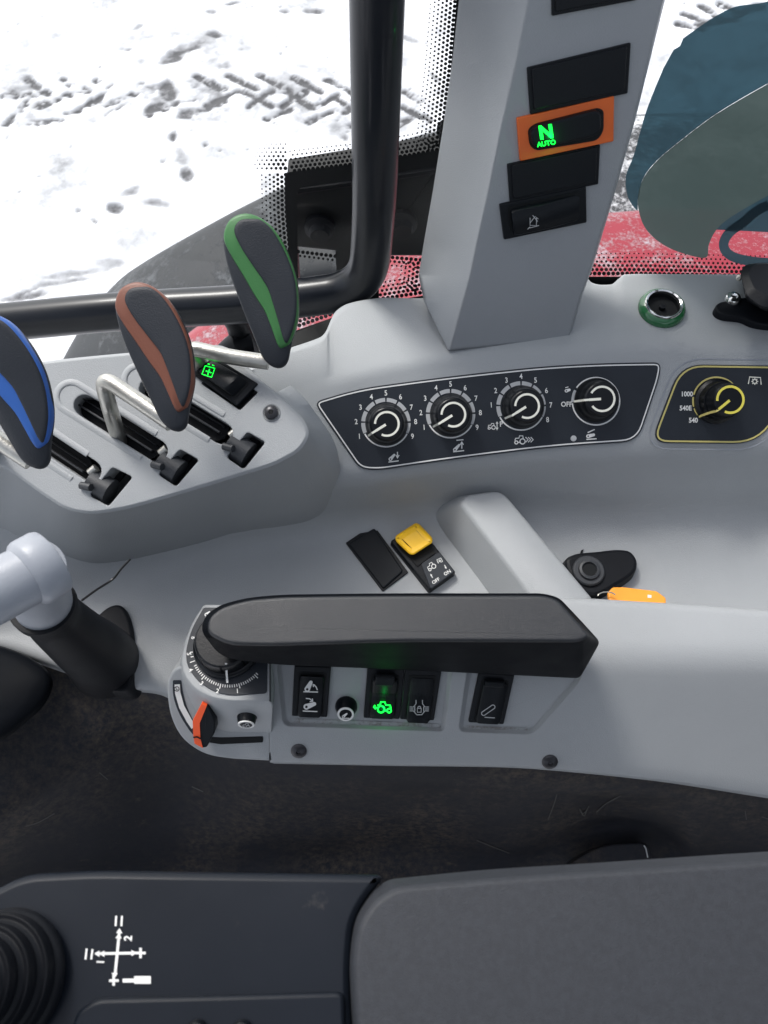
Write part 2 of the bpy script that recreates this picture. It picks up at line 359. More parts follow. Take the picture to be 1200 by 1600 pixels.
def snow_material():
    m = mat('snow', (.86, .87, .90), .75); nt = m.node_tree; N = nt.nodes; L = nt.links; b = N['Principled BSDF']
    at = N.new('ShaderNodeAttribute'); at.attribute_name = 'slush'; g = N.new('ShaderNodeNewGeometry').outputs['Position']
    n = N.new('ShaderNodeTexNoise'); n.inputs['Scale'].default_value = 14; n.inputs['Detail'].default_value = 10; n.inputs['Roughness'].default_value = .7; L.new(g, n.inputs['Vector'])
    mr = N.new('ShaderNodeMapRange'); mr.inputs[1].default_value = .35; mr.inputs[2].default_value = .7; mr.inputs[3].default_value = .8; mr.inputs[4].default_value = 1.5; L.new(n.outputs[0], mr.inputs[0])
    mu = N.new('ShaderNodeMath'); mu.operation = 'MULTIPLY'; mu.use_clamp = True; L.new(at.outputs['Fac'], mu.inputs[0]); L.new(mr.outputs[0], mu.inputs[1])
    mx = N.new('ShaderNodeMix'); mx.data_type = 'RGBA'; L.new(mu.outputs[0], mx.inputs[0]); mx.inputs[7].default_value = (.085, .085, .09, 1)
    n5 = N.new('ShaderNodeTexNoise'); n5.inputs['Scale'].default_value = 2.6; n5.inputs['Detail'].default_value = 9; n5.inputs['Roughness'].default_value = .68; L.new(g, n5.inputs['Vector'])
    r5 = N.new('ShaderNodeMapRange'); r5.inputs[1].default_value = .50; r5.inputs[2].default_value = .72; L.new(n5.outputs[0], r5.inputs[0])
    m5 = N.new('ShaderNodeMix'); m5.data_type = 'RGBA'; L.new(r5.outputs[0], m5.inputs[0]); m5.inputs[6].default_value = (.80, .81, .84, 1); m5.inputs[7].default_value = (.27, .275, .285, 1); L.new(m5.outputs[2], mx.inputs[6]); L.new(mx.outputs[2], b.inputs['Base Color'])
    bp = N.new('ShaderNodeBump'); bp.inputs['Strength'].default_value = .5; bp.inputs['Distance'].default_value = .01; L.new(n.outputs[0], bp.inputs['Height']); L.new(bp.outputs[0], b.inputs['Normal'])
    return m
M['snow'] = snow_material()

# ------------------------------------------------------------------ print helpers: strokes and text lying on a plane
def ribbon(mb, pl, pts, wpx, off, closed=False):
    P = [Vector(p[:2]) for p in pts]; n = len(P); L_ = []; R_ = []
    for i in range(n):
        if closed: a, b = P[i-1], P[(i+1) % n]
        else: a, b = P[max(i-1, 0)], P[min(i+1, n-1)]
        t = (b-a).normalized(); q = Vector((-t.y, t.x))*wpx/2; L_.append(P[i]+q); R_.append(P[i]-q)
    v = [pl.w(p.x, p.y, off) for p in L_] + [pl.w(p.x, p.y, off) for p in R_]
    f = [(i, (i+1) % n, n+(i+1) % n, n+i) for i in range(n if closed else n-1)]
    mb.add(v, f)
def strokes(name, pl, lines, wpx, m, parent, off=.0003, fills=()):
    mb = MB()
    for k, l in enumerate(lines):
        o2 = off + (k % 9)*.00002
        if len(l) > 2 and l[0] == l[-1]: ribbon(mb, pl, l[:-1], wpx, o2, True)
        else: ribbon(mb, pl, l, wpx, o2)
    for k, p in enumerate(fills): mb.add([pl.w(q[0], q[1], off + .0002 + k*.00002) for q in p], [tuple(range(len(p)))])
    return mb.build(name, m, parent, smooth=0)
def circ(cx, cy, r, n=20, a0=0, a1=360, ry=None):
    full = abs(a1-a0) >= 360; ry = ry or r
    p = [(cx + r*math.cos(math.radians(a0+(a1-a0)*i/n)), cy - ry*math.sin(math.radians(a0+(a1-a0)*i/n))) for i in range(n+1)]
    if full: p[-1] = p[0]
    return p
def xf(lines, cx, cy, s, rot=0, sx=1):
    c, n = math.cos(math.radians(rot)), math.sin(math.radians(rot))
    return [[(cx + (x*sx*c - y*n)*s, cy + (x*sx*n + y*c)*s) for x, y in l] for l in lines]
TRACTOR = [circ(3.2, 2, 3, 14), circ(-4, 3.2, 1.8, 12), [(-5.5, 1.2), (-5, -1.5), (-1, -1.8), (-.2, -4.5), (3.5, -4.5), (4, -1.2)], [(-2, 3.2), (.2, 3)]]
ARM = [circ(-3, 3, 2.2, 12), circ(-3, 3, .8, 8), [(-4.6, 1.4), (2, -4.5)], [(-1.4, 4.6), (4.3, -1.6)], circ(3.2, -3, 1.7, 10, -45, 135)]
def armicon(pl, cx, cy, L, ang, m, parent, hole, off=.0003, r1=2.9, r2=1.7):
    a = math.radians(ang); d = (math.cos(a), -math.sin(a)); ax, ay = cx-d[0]*L/2, cy-d[1]*L/2; bx, by = cx+d[0]*L/2, cy+d[1]*L/2
    P = circ(ax, ay, r1, 12, ang+90, ang+270) + circ(bx, by, r2, 8, ang-90, ang+90)
    strokes('symbol', pl, [], 1, m, parent, off, fills=[P]); strokes('symbol_hole', pl, [], 1, hole, parent, off+.0002, fills=[circ(ax, ay, r1*.45, 8)[:-1]])
def text(s, pl, x, y, size, m, parent, rot=0, off=.0003, bold=.0, name='lettering', sx=1.0):
    cu = bpy.data.curves.new('t', 'FONT'); cu.body = s; cu.size = 1; cu.align_x = 'CENTER'; cu.align_y = 'CENTER'; cu.resolution_u = 3; cu.offset = bold
    t = bpy.data.objects.new('t', cu); link(t); bpy.context.view_layer.update()
    me = bpy.data.meshes.new_from_object(t.evaluated_get(bpy.context.evaluated_depsgraph_get()))
    bpy.data.objects.remove(t); c, n = math.cos(math.radians(rot)), math.sin(math.radians(rot)); V = []
    for v in me.vertices:
        px, py = v.co.x*size*sx, -v.co.y*size
        V.append(pl.w(x + px*c - py*n, y + px*n + py*c, off))
    F = [tuple(p.vertices) for p in me.polygons]; bpy.data.meshes.remove(me)
    return obj(name, V, F, m, parent, smooth=0)
def glow(x, y, pl, off, power, parent):          # the small green indicator bulb lighting its own switch cap
    l = bpy.data.lights.new('indicator_light', 'POINT'); l.energy = power; l.color = (.0, 1, .12); l.shadow_soft_size = .0002
    o = link(bpy.data.objects.new('indicator_light', l)); o.parent = parent; o.location = pl.w(x, y, off) - wloc(parent)
def lerp2(a, b, t): return (a[0]+(b[0]-a[0])*t, a[1]+(b[1]-a[1])*t)
def quad(q, u, v):                               # q: tl, tr, br, bl in picture units; u across, v down
    return lerp2(lerp2(q[0], q[1], u), lerp2(q[3], q[2], u), v)
def rocker(par, pl, q, prof, u0=.16, u1=.84, v0=.1, v1=.9, frame=M['switch'], cap=M['switch'], fh=.0022, base=-.004):
    v, f = prism(roundpoly(q, 2.0, 3), pl, base, fh, bev=.0006); obj('frame', v, f, frame, par)
    # dark gap round the rocker, then the rocker cap following prof(v) heights
    ring = roundpoly([quad(q, u0-.04, v0-.02), quad(q, u1+.04, v0-.02), quad(q, u1+.04, v1+.02), quad(q, u0-.04, v1+.02)], 5, 4)
    v, f = prism(ring, pl, 0, fh+.0003); obj('gap', v, f, M['void'], par)
    rs = []; n = 16
    mk = lambda o: Moved(pl, o)
    for i in range(n+1):
        t = i/n; vv = v0+(v1-v0)*t; h = prof(t)+fh
        e = 0 if 0 < i < n else .05
        row = []
        for (u, hh) in ((u0+e*.6, 0), (u0+e, h-.0009), (u0+.03+e, h-.0002), ((u0+u1)/2, h), (u1-.03-e, h-.0002), (u1-e, h-.0009), (u1-e*.6, 0)):
            p = quad(q, u, vv); row.append(pl.w(p[0], p[1]) + pl.n*hh)
        rs.append(row)
    v, f = rings(rs, True, True, False); return obj('rocker', v, f, cap, par, smooth=50)
def screw(x, y, pl, r, parent, m=M['bolt'], name='screw'):
    c = pl.w(x, y); o_ = obj(name, *lathe(c, pl.n, [(r, 0), (r, .0012), (r*.85, .0022), (r*.5, .0024), (r*.42, .0012), (0.0001, .001)], 18, cap1=True), m, parent); return o_

# ================================================================== SETTING
# snow ground: fine grid near the tyre track, coarse to the horizon
def axis(lo, hi, step, far):
    a = list(np.arange(lo, hi, step)); l = []; x = step; p = lo
    while p > -far: x *= 1.6; p -= x; l.append(p)
    r = []; x = step; p = a[-1]
    while p < far: x *= 1.6; p += x; r.append(p)
    return np.array(l[::-1] + a + r)
def gxy(x, y): p = S(x, y, -ZC); return np.array([p.x, p.y])
MARKS = []                                       # (x0,y0,x1,y1,width in picture units,strength)
for s in [(40,123,75,144),(95,124,135,142),(150,125,170,133),(305,117,348,137),(357,118,400,139),(405,117,450,141),(460,121,502,144),(512,124,556,147),(562,126,606,150),(612,130,655,154),
          (380,143,425,166),(448,145,492,170),(520,150,560,174),(575,158,610,180),(630,165,672,186),
          (425,143,388,166),(478,143,440,166),(530,146,492,169),(575,152,540,174),(372,141,322,162),(350,158,278,186),(455,170,414,186),(522,173,484,190),(590,178,548,196),(640,184,600,204),
          (300,150,230,182),(210,146,165,162),(108,146,60,166),(160,148,120,172),(60,146,5,150),(95,186,30,192),(40,160,5,196),
          (1095,10,1125,28),(1070,20,1098,32),(1125,5,1160,20),(1150,30,1090,38),(1190,8,1150,22),(1060,36,1100,44)]: MARKS.append((*s, 9.0, 1.0))
for s in [(0,135,20,142),(15,150,45,146),(130,170,100,176),(190,165,165,178),(215,125,240,135)]: MARKS.append((*s, 6, .6))
BLOBS = [(272,88,30,16,-28,1.),(300,76,18,9,-20,.7),(335,54,14,5,10,.8),(262,140,26,12,60,1.),(240,170,20,10,-25,.9),(290,178,16,8,-30,.8),(345,150,20,8,40,.5),
         (270,215,9,13,20,.7),(282,240,10,20,-25,.35),(293,275,10,13,-50,.75),(180,325,14,10,20,.8),(205,300,24,9,-15,.5),(245,317,28,8,5,.38),(120,327,6,5,0,.7),(148,345,12,4,30,.6),
         (445,19,14,5,5,.5),(488,19,20,6,0,.6),(360,5,24,4,-8,.5),(330,17,10,4,0,.4),(540,215,7,7,0,.5),(320,228,5,4,0,.7),(30,300,3,2,0,.6),(175,408,34,10,0,.3),(120,425,60,5,-8,.35),(40,462,40,6,-8,.6),(38,455,26,3,-20,.5),(90,440,50,4,-10,.4),
         (200,75,6,3,-20,.5),(60,275,5,3,0,.4),(110,228,8,3,50,.3),(215,40,10,3,-30,.35),(255,253,4,3,0,.4),(78,376,3,2,0,.7),(300,205,4,3,0,.4),(600,75,10,5,0,.5),(680,120,14,5,40,.5),(640,60,16,4,20,.4)]
def build_snow():
    xs = axis(-2.6, 2.6, .014, 400); ys = axis(1.3, 5.0, .014, 400)
    X, Y = np.meshgrid(xs, ys); D = np.zeros_like(X); rng = np.random.default_rng(3)
    def fnoise(sc_, seed):                       # value noise on the plane
        r = np.random.default_rng(seed).random((256, 256)); u = (X*sc_) % 256; v = (Y*sc_) % 256
        i = np.floor(u).astype(int) % 256; j = np.floor(v).astype(int) % 256; a = u-np.floor(u); b = v-np.floor(v); a = a*a*(3-2*a); b = b*b*(3-2*b); i2 = (i+1) % 256; j2 = (j+1) % 256
        return (r[i, j]*(1-a)+r[i2, j]*a)*(1-b)+(r[i, j2]*(1-a)+r[i2, j2]*a)*b
    N1 = fnoise(9, 1)*.5+fnoise(22, 2)*.3+fnoise(50, 3)*.2
    for x0, y0, x1, y1, wd, st in MARKS:
        a = gxy(x0, y0); b = gxy(x1, y1); mid = gxy((x0+x1)/2, (y0+y1)/2); s = np.linalg.norm(gxy((x0+x1)/2, (y0+y1)/2+1)-mid)
        r = wd/2*s; d = b-a; L2 = d@d
        t = np.clip(((X-a[0])*d[0]+(Y-a[1])*d[1])/L2, 0, 1); dd = np.hypot(X-a[0]-t*d[0], Y-a[1]-t*d[1])
        D = np.maximum(D, st*np.clip((r*(.55+.9*N1)*1.15-dd)/(r*.55), 0, 1))
    DB = np.zeros_like(X)
    for cx, cy, rx, ry, an, st in BLOBS:
        c = gxy(cx, cy); sx = np.linalg.norm(gxy(cx+1, cy)-c); sy = np.linalg.norm(gxy(cx, cy+1)-c); t = math.radians(an)
        dx = (X-c[0])/sx; dy = -(Y-c[1])/sy; u = (dx*math.cos(t)+dy*math.sin(t))/rx; v = (-dx*math.sin(t)+dy*math.cos(t))/ry
        DB = np.maximum(DB, min(1, st*1.1)*np.clip((.35+1.3*N1-np.hypot(u, v))*1.8, 0, 1))
    trk = np.exp(-((Y - gxy(300,150)[1])/.30)**2); c1 = gxy(300,150); D = np.maximum(D, np.clip(trk*(N1-.50)*1.2, 0, .22))
    blo = np.exp(-(((X-gxy(250,130)[0])/.45)**2+((Y-gxy(250,130)[1])/.35)**2)); D = np.maximum(D, np.clip(blo*(N1-.50)*2.4, 0, .6))
    N3 = fnoise(41, 12)*.6+fnoise(73, 13)*.4; D = np.maximum(D, np.clip((N3-.80)*5, 0, .6)*(fnoise(2, 14) > .45))
    N2 = fnoise(3.1, 7)*.6+fnoise(13, 8)*.25+fnoise(37, 9)*.15
    frag = np.clip((fnoise(31, 21)*.55+fnoise(64, 22)*.45 - np.where(X < gxy(300,150)[0], .40, .24))*6, .12, 1); D = np.maximum(np.clip(D*frag, 0, 1)**.6, DB**.65)
    Z = -.013*D + (N2-.5)*.03
    n, m = X.shape; V = np.stack([X, Y, Z], -1).reshape(-1, 3).astype(np.float32)
    idx = np.arange(n*m).reshape(n, m); F = np.stack([idx[:-1, :-1], idx[:-1, 1:], idx[1:, 1:], idx[1:, :-1]], -1).reshape(-1, 4)
    me = bpy.data.meshes.new('snow_ground'); me.vertices.add(n*m); me.vertices.foreach_set('co', V.ravel()); me.loops.add(F.size); me.loops.foreach_set('vertex_index', F.ravel().astype(np.int32))
    me.polygons.add(len(F)); me.polygons.foreach_set('loop_start', np.arange(0, F.size, 4, dtype=np.int32)); me.polygons.foreach_set('use_smooth', np.ones(len(F), bool)); me.update(calc_edges=True)
    at = me.attributes.new('slush', 'FLOAT', 'POINT'); at.data.foreach_set('value', D.ravel().astype(np.float32)); me.materials.append(M['snow'])
    o = link(bpy.data.objects.new('snow_ground', me)); bpy_tag(o, 'bright trampled snow with tyre track and boot prints outside the cab window', kind='structure')
build_snow()

# cab floor lining under the console
XS = [-480 + i*2160/170 for i in range(171)]
rails = [([(-500,990),(-80,1000),(0,1012),(110,1048),(250,1083),(420,1150),(800,1170),(1280,1180)], -.585),
         ([(-500,1340),(-80,1322),(0,1275),(130,1190),(260,1118),(420,1190),(700,1220),(1280,1250)], -.622),
         ([(-500,1430),(-80,1400),(0,1390),(300,1360),(600,1330),(800,1350),(880,1320),(960,1290),(1040,1310),(1100,1370),(1280,1380)], [(-80,-.74),(300,-.80),(800,-.80),(900,-.765),(960,-.755),(1050,-.77),(1120,-.80),(1280,-.80)]),
         ([(-500,1700),(1700,1700)], -.84)]
rw = loft(rails, [0, .018, .03, 0], XS)
fl = obj('cab_floor', *rings(rw, False, False, False), M['mat'], smooth=60); bpy_tag(fl, 'dark moulded floor lining with dirt and scuffs below the grey console', kind='structure')
s_ = Pl(S(-50,1100,-.603), S(200,1100,-.603), S(60,1230,-.628))
t = empty('panel_screw', s_.w(68,1155), 'small screw with washer in the dark floor lining at the left', 'screw')
screw(68, 1155, s_, .0042, t, M['bolt'], 'screw_head')
obj('washer', *lathe(s_.w(68,1155,-.001), s_.n, [(.006,0),(.006,.0018),(.004,.002)], 20), M['rubber'], t)
from mathutils.bvhtree import BVHTree
bvh_ = BVHTree.FromPolygons([v + fl.location for v in (q.co for q in fl.data.vertices)], [tuple(p.vertices) for p in fl.data.polygons])
class OnMesh:                                     # print plane that follows the floor lining
    def w(s, x, y, off=0.0):
        h_, n_, i_, d_ = bvh_.ray_cast(CAM, ray(x, y).normalized()); return h_ + (n_ if n_.z > 0 else -n_)*(off+.0003)
OM = OnMesh()
M['scuff'] = mat('pale_scuff', (.075, .073, .068), .7)
strokes('scuff_marks', OM, [curve([Vector((a, b, 0)) for a, b in l], 4) for l in ([(870,1240),(865,1256),(856,1280)], [(932,1268),(946,1255),(970,1242)], [(905,1262),(912,1274),(917,1264)], [(920,1258),(914,1268),(908,1270)], [(1164,1266),(1166,1280)], [(1190,1275),(1202,1279)], [(745,1312),(770,1322),(796,1332)], [(155,1206),(168,1217)], [(300,1228),(318,1236)], [(40,1290),(60,1284),(85,1270)])], 1.3, M['scuff'], fl)
# floor hatch with pale edge under the seat pad
hp = HP(-.752)
t = empty('floor_cover', hp.w(960,1335), 'curved dark cover with thin pale edge low on the floor beside the seat pad', 'cover')
pts = smoothpoly([(890,1355),(915,1334),(945,1321),(985,1317),(1012,1319),(1018,1345),(990,1375),(920,1380)], 5)
obj('cover_plate', *prism(pts, hp, -.01, .012, bev=.002), M['mat'], t)
strokes('edge_strip', Moved(hp, .0125), [[(1006,1321),(1009,1326),(1012,1340)]], 2.0, M['greyprint'], t)

# unseen cab roof and walls, added to shape the daylight on the console
def box(a, b):
    v = [(x, y, z) for x in (a[0], b[0]) for y in (a[1], b[1]) for z in (a[2], b[2])]
    return v, [(0,1,3,2),(4,6,7,5),(0,4,5,1),(2,3,7,6),(0,2,6,4),(1,5,7,3)]
r_ = MB()
for a_, b_ in (((-.85,-1.15),(.95,-.70)), ((-.85,.37),(.95,.44)), ((-.85,-.699),(-.72,.369)), ((.75,-.699),(.95,.369))): r_.add(*box((a_[0], a_[1], ZC+.48), (b_[0], b_[1], ZC+.56)))
bpy_tag(r_.build('light_shaping_roof', M['roof'], bevel=.02), 'unseen dark cab roof added to shape the daylight, its hatch left open to light the console', kind='structure')

w_ = MB(); w_.add(*box((-.85, -1.20, ZC-1.2), (.95, -1.12, ZC-.25)))  # unseen low wall, added to hold back light behind the driver
bpy_tag(w_.build('light_blocking_far_wall', M['roof'], bevel=.02), 'unseen dark far side wall of the cab added to block light from behind the driver', kind='structure')
w_ = MB(); w_.add(*box((.86, -1.11, ZC-1.2), (.94, .30, ZC-.05)))  # unseen end wall, added to hold back light from the rear
bpy_tag(w_.build('light_blocking_rear_wall', M['roof'], bevel=.02), 'unseen dark rear wall of the cab added to cut the light from that side', kind='structure')
# ================================================================== OUTSIDE: tyre, fender
tw = 90; xs_ = [45 + i*(1395)/tw for i in range(tw+1)]
ty = empty('rear_tyre', S(500,300,-1.5), 'large snowy black rear tyre just beyond the red fender outside the window', 'tyre')
# the tyre follows its own wheel curve: height falls away towards the left of the picture
outer = [(40,700),(72,620),(100,560),(135,500),(170,456),(200,428),(300,368),(420,305),(560,245),(690,205),(850,187),(1000,180),(1100,178),(1280,180),(1440,190)]
hh = [(40,-2.05),(100,-1.80),(200,-1.60),(420,-1.38),(690,-1.20),(1000,-1.13),(1200,-1.12),(1440,-1.14)]
inner = [(x, y+150 if x < 500 else y+180) for x, y in outer]
rs = loft([([(x, y-2) for x, y in outer], [(a, b-.25) for a, b in hh]), (outer, hh), ([(x, y+70) for x, y in outer], [(a, b+.02) for a, b in hh]), (inner, hh), ([(x, y+40) for x, y in inner], [(a, b-.3) for a, b in hh])], [0,.06,.0,.05,0], xs_, 4)
k_ = 44
v, f = rings([r[:k_+1] for r in rs], False, False, False); obj('tread', v, f, M['tyre2'], ty, smooth=60)
v, f = rings([r[k_:] for r in rs], False, False, False); obj('snowy_tread', v, f, M['tyre'], ty, smooth=60)
fe = empty('red_fender', S(900,380,-1.0), 'red rear fender dusted with snow below the side window', 'fender')
top = [(200,620),(290,524),(330,500),(420,482),(520,455),(600,405),(640,380),(700,358),(800,342),(940,333),(1050,326),(1200,330),(1440,345)]
fh_ = [(200,-1.20),(330,-1.12),(520,-1.05),(700,-1.0),(1000,-.97),(1440,-.98)]
xs_ = [215 + i*1200/80 for i in range(81)]
low = [(x, y+150) for x, y in top]
rs = loft([([(x, y+1) for x, y in top], [(a, b-.14) for a, b in fh_]), (top, fh_), (low, [(a, b+.04) for a, b in fh_]), ([(x, y+260) for x, y in top], [(a, b+.05) for a, b in fh_])], [0,.025,.1,0], xs_, 4)
v, f = rings(rs, False, False, False); obj('fender_shell', v, f, M['red'], fe, smooth=60)

# ================================================================== WINDOW: glass, frit print, bracket, sticker
YG = .470
GP = Pl(SY(200,200,YG), SY(900,200,YG), SY(500,450,YG+.004))
wi = empty('side_window', GP.w(600,470), 'side window pane with dotted black frit border behind the console', 'window')
g_ = MB(); g_.add([GP.w(x, y) for x, y in ((-300,-300),(1500,-300),(1500,560),(-300,760))], [(0,1,2,3)])
g_.build('pane', M['glass'], wi, smooth=0)
dots = MB()
def dot(x, y, r):
    if r < .5: return
    c = [GP.w(x + r*math.cos(a), y + r*math.sin(a), .0006) for a in (math.pi/4*k for k in range(8))]; dots.add(c, [tuple(range(8))])
def dotband(path, nrow=6, pitch=9.3, side=1, rmax=4.1, rmin=1.6):
    pitch *= .78; rmax *= .78; rmin *= .74; nrow += 1 if nrow > 3 else 0   # rows step away from the solid print, shrinking
    P = [Vector(p) for p in path]; L_ = [0]
    for i in range(1, len(P)): L_.append(L_[-1] + (P[i]-P[i-1]).length)
    n = int(L_[-1]/pitch)
    for r in range(nrow):
        for k in range(n+1):
            s = (k + .5*(r % 2))*pitch
            if s > L_[-1]: continue
            i = 1
            while L_[i] < s: i += 1
            t_ = (P[i]-P[i-1]).normalized(); q = P[i-1] + t_*(s-L_[i-1]) + Vector((t_.y, -t_.x))*side*(r*pitch*.86+1.5)
            dot(q.x, q.y, rmax + (rmin-rmax)*r/(nrow-1))
dotband([(714,-20),(703,110),(690,222)], 6, side=-1)
dotband([(690,233),(640,243),(560,256),(455,268)], 5, side=-1)
dotband([(690,222),(690,233)], 6, side=-1)
dotband([(448,272),(449,330),(455,400),(466,452)], 6, side=-1)
for i_ in range(7):                               # corner of the dot print
    for j_ in range(7):
        dot(446-i_*7.3-(j_ % 2)*3.6, 262-j_*6.3, 3.3-.36*math.hypot(i_, j_))
dotband([(452,389),(524,398)], 2, side=-1, rmax=3.9, rmin=2.8)
dotband([(592,398),(660,404)], 3, side=-1, rmax=3.9, rmin=2.2)
dotband([(592,468),(664,457)], 4, side=1, rmax=4.0, rmin=2.2)
dotband([(655,410),(650,455)], 4, side=-1, rmax=3.6, rmin=1.8)
dotband([(385,534),(460,512),(528,488)], 5, side=1, rmax=4.2, rmin=1.8)
dotband([(900,428),(1000,428),(1230,433)], 5, side=1, rmax=4.1, rmin=1.6)
bpy_tag(dots.build('frit_dots', M['void'], wi, smooth=0), kind='stuff')
fr = MB()
def frit(p): fr.add([GP.w(x, y, .0009) for x, y in p], [tuple(range(len(p)))])
frit([(716,-40),(800,-40),(760,240),(692,238),(692,222),(704,110)])
frit([(448,268),(560,254),(692,232),(700,255),(560,278),(470,292),(464,300),(462,452),(466,470),(452,400),(446,330),(445,276)])
frit([(372,540),(460,516),(528,492),(528,452),(592,430),(592,472),(665,460),(700,500),(700,560),(372,570)])
frit([(895,431),(1000,431),(1240,436),(1240,470),(890,470)])
fr.build('frit_border', M['void'], wi, smooth=0)
# black hinge bracket outside the glass
BP = Pl(SY(200,200,YG+.035), SY(900,200,YG+.035), SY(500,450,YG+.035))
br = empty('hinge_bracket', BP.w(570,400), 'black bolted bracket outside the glass behind the upright grab bar', 'bracket')
mb = MB()
mb.add(*prism(roundpoly([(448,276),(560,258),(700,236),(700,401),(590,401),(590,396),(527,396),(524,393),(455,386)], 4), BP, -.02, .0, bev=.002))
mb.add(*prism(roundpoly([(455,380),(463,380),(468,470),(460,470)], 2), BP, -.02, .0))
mb.add(*prism(roundpoly([(524,392),(592,392),(592,480),(530,485)], 2), BP, -.02, .0))
mb.build('bracket_plate', M['void'], br)
for x, y in ((500,352),(628,345)):
    obj('mounting_bolt', *lathe(BP.w(x, y), BP.n, [(.013,0),(.013,.005),(.009,.007),(.008,.014),(.0001,.014)], 24), M['rubber'], br)
obj('lip', *prism(roundpoly([(462,296),(560,283),(696,262),(696,270),(560,291),(463,305)], 2), BP, 0, .004, bev=.001), M['rubber'], br)

# translucent sticker on the right of the pane
st = empty('window_sticker', GP.w(1130,380,-.0005), 'translucent teal oval sticker with sage leaf shape on the right of the window', 'sticker')
def openc(p, n=6): return [(q.x, q.y) for q in curve([Vector((a, b, 0)) for a, b in p], n)]
o1 = openc([(1290,-30),(1200,0),(1150,8),(1120,22),(1095,38),(1067,58)]) + [(1062,70),(1052,76)] + openc([(1036,105),(1010,170),(990,240),(978,272),(979,300),(987,318),(996,328)])
e1_ = openc([(996,310),(1004,278),(1025,250),(1060,220),(1120,175),(1200,128),(1290,80)])
mb = MB(); p_ = o1 + e1_; mb.add([GP.w(a, b, .0012) for a, b in p_], [tuple(range(len(p_)))])
p_ = openc([(1118,357),(1140,338),(1200,303),(1290,260)]) + [(1290,366),(1200,361)]; mb.add([GP.w(a, b, .0012) for a, b in p_], [tuple(range(len(p_)))])
mb.build('teal_oval', M['film_teal'], st, smooth=0)
lf = smoothpoly([(1290,80),(1200,128),(1120,175),(1060,220),(1025,250),(1004,278),(996,310),(1003,345),(1020,368),(1045,385),(1075,396),(1103,400),(1107,380),(1118,358),(1140,338),(1200,303),(1290,260)], 5)
mb = MB(); mb.add([GP.w(p[0], p[1], .0016) for p in lf], [tuple(range(len(lf)))]); mb.build('leaf_shape', M['film_leaf'], st, smooth=0)
mb = MB(); ribbon(mb, GP, [(p.x, p.y) for p in smoothpoly([(1300,300),(1200,318),(1160,345),(1138,362),(1130,380),(1140,396),(1170,405),(1215,408),(1300,405)], 6)][6:-6], 15, .0019)
mb.build('loop_line', M['film_teal'], st, smooth=0)

# gloss black grab bar: upright, bend, then along the window to the left
gb = empty('grab_bar', SY(300,480,.43), 'glossy black bent grab bar running up the window and off to the left', 'grab bar')
pp = [SY(590,-60,.435), SY(590,150,.432), SY(585,330,.428), SY(578,452,.425), SY(400,475,.422), SY(200,485,.420), SY(-420,545,.414)]
pth = bendpath([pp[0], pp[2], pp[3]+Vector((-.002,0,0)), pp[4], pp[5], pp[6]], .050, 14)
obj('bar', *tube(pth, .0155, 28), M['gloss'], gb, smooth=80)
obj('bar_mount', *tube([SY(345,470,.432), SY(370,505,.44), SY(383,540,.445)], [.010,.010,.012], 16), M['rubber'], gb)
obj('bar_foot', *tube([SY(352,552,.430), SY(372,540,.432), SY(392,536,.436)], [.010,.013,.012], 16), M['rubber'], gb)
ch = empty('console_channel', S(420,560,-.50), 'dark gap strip between the console back edge and the window frame', 'trim')
mb = MB(); mb.add(*prism(roundpoly([(380,560),(460,520),(560,480),(700,465),(700,520),(380,600)], 4), HP(-.53), -.03, 0)); mb.build('channel_strip', M['void'], ch)

# ================================================================== SIDE CONSOLE BODY
DP = Pl(S(700,556,-.452), S(1200,548,-.452), S(900,705,-.4896))       # sloping dial face
FL = HP(-.556)                                                        # tray floor
con = empty('side_console', FL.w(750,900), 'grey moulded plastic side console with tray and sloping dial face', 'console')
xs1 = sorted(set([-434 + i*6.0 for i in range(355)] + [500+i*1.5 for i in range(40)] + [905+i*1.5 for i in range(50)]))
back = [(-450,650),(-80,640),(300,600),(455,543),(500,527),(509,518),(517,500),(524,487),(545,474),(600,465),(655,466),(760,450),(880,430),(908,429),(915,431),(924,441),(940,445),(956,444),(966,436),(975,429),(1000,428),(1300,430)]
crs = [(-450,710),(-80,700),(300,680),(430,632),(490,606),(560,586),(700,558),(850,547),(1000,543),(1300,543)]
bot = [(-450,775),(-80,760),(300,760),(430,752),(520,752),(590,748),(700,728),(850,710),(1000,702),(1300,700)]
wal = [(-450,1000),(-80,990),(60,960),(180,905),(300,862),(400,838),(530,817),(680,797),(800,802),(900,810),(1000,813),(1100,809),(1300,796)]
frt = [(-450,1012),(-80,1004),(0,1014),(110,1050),(200,1074),(260,1085),(300,1120),(420,1160),(600,1180),(1300,1200)]
h_b = DP.h
rails = [([(x, y+3) for x, y in back], -.56), (back, -.4515), ([(x, y+10) for x, y in back], -.450), (crs, DP), (bot, DP), (wal, FL), (frt, FL), ([(x, y+6) for x, y in frt], -.60)]
# left of the dials the face drops into the lever box side: blend the crease heights
rw = loft(rails, [0, .003, 0, .006, .012, .022, .010, 0], xs1, 6)
v, f = rings(rw, False, False, False); obj('console_shell', v, f, M['grey'], con, smooth=60)

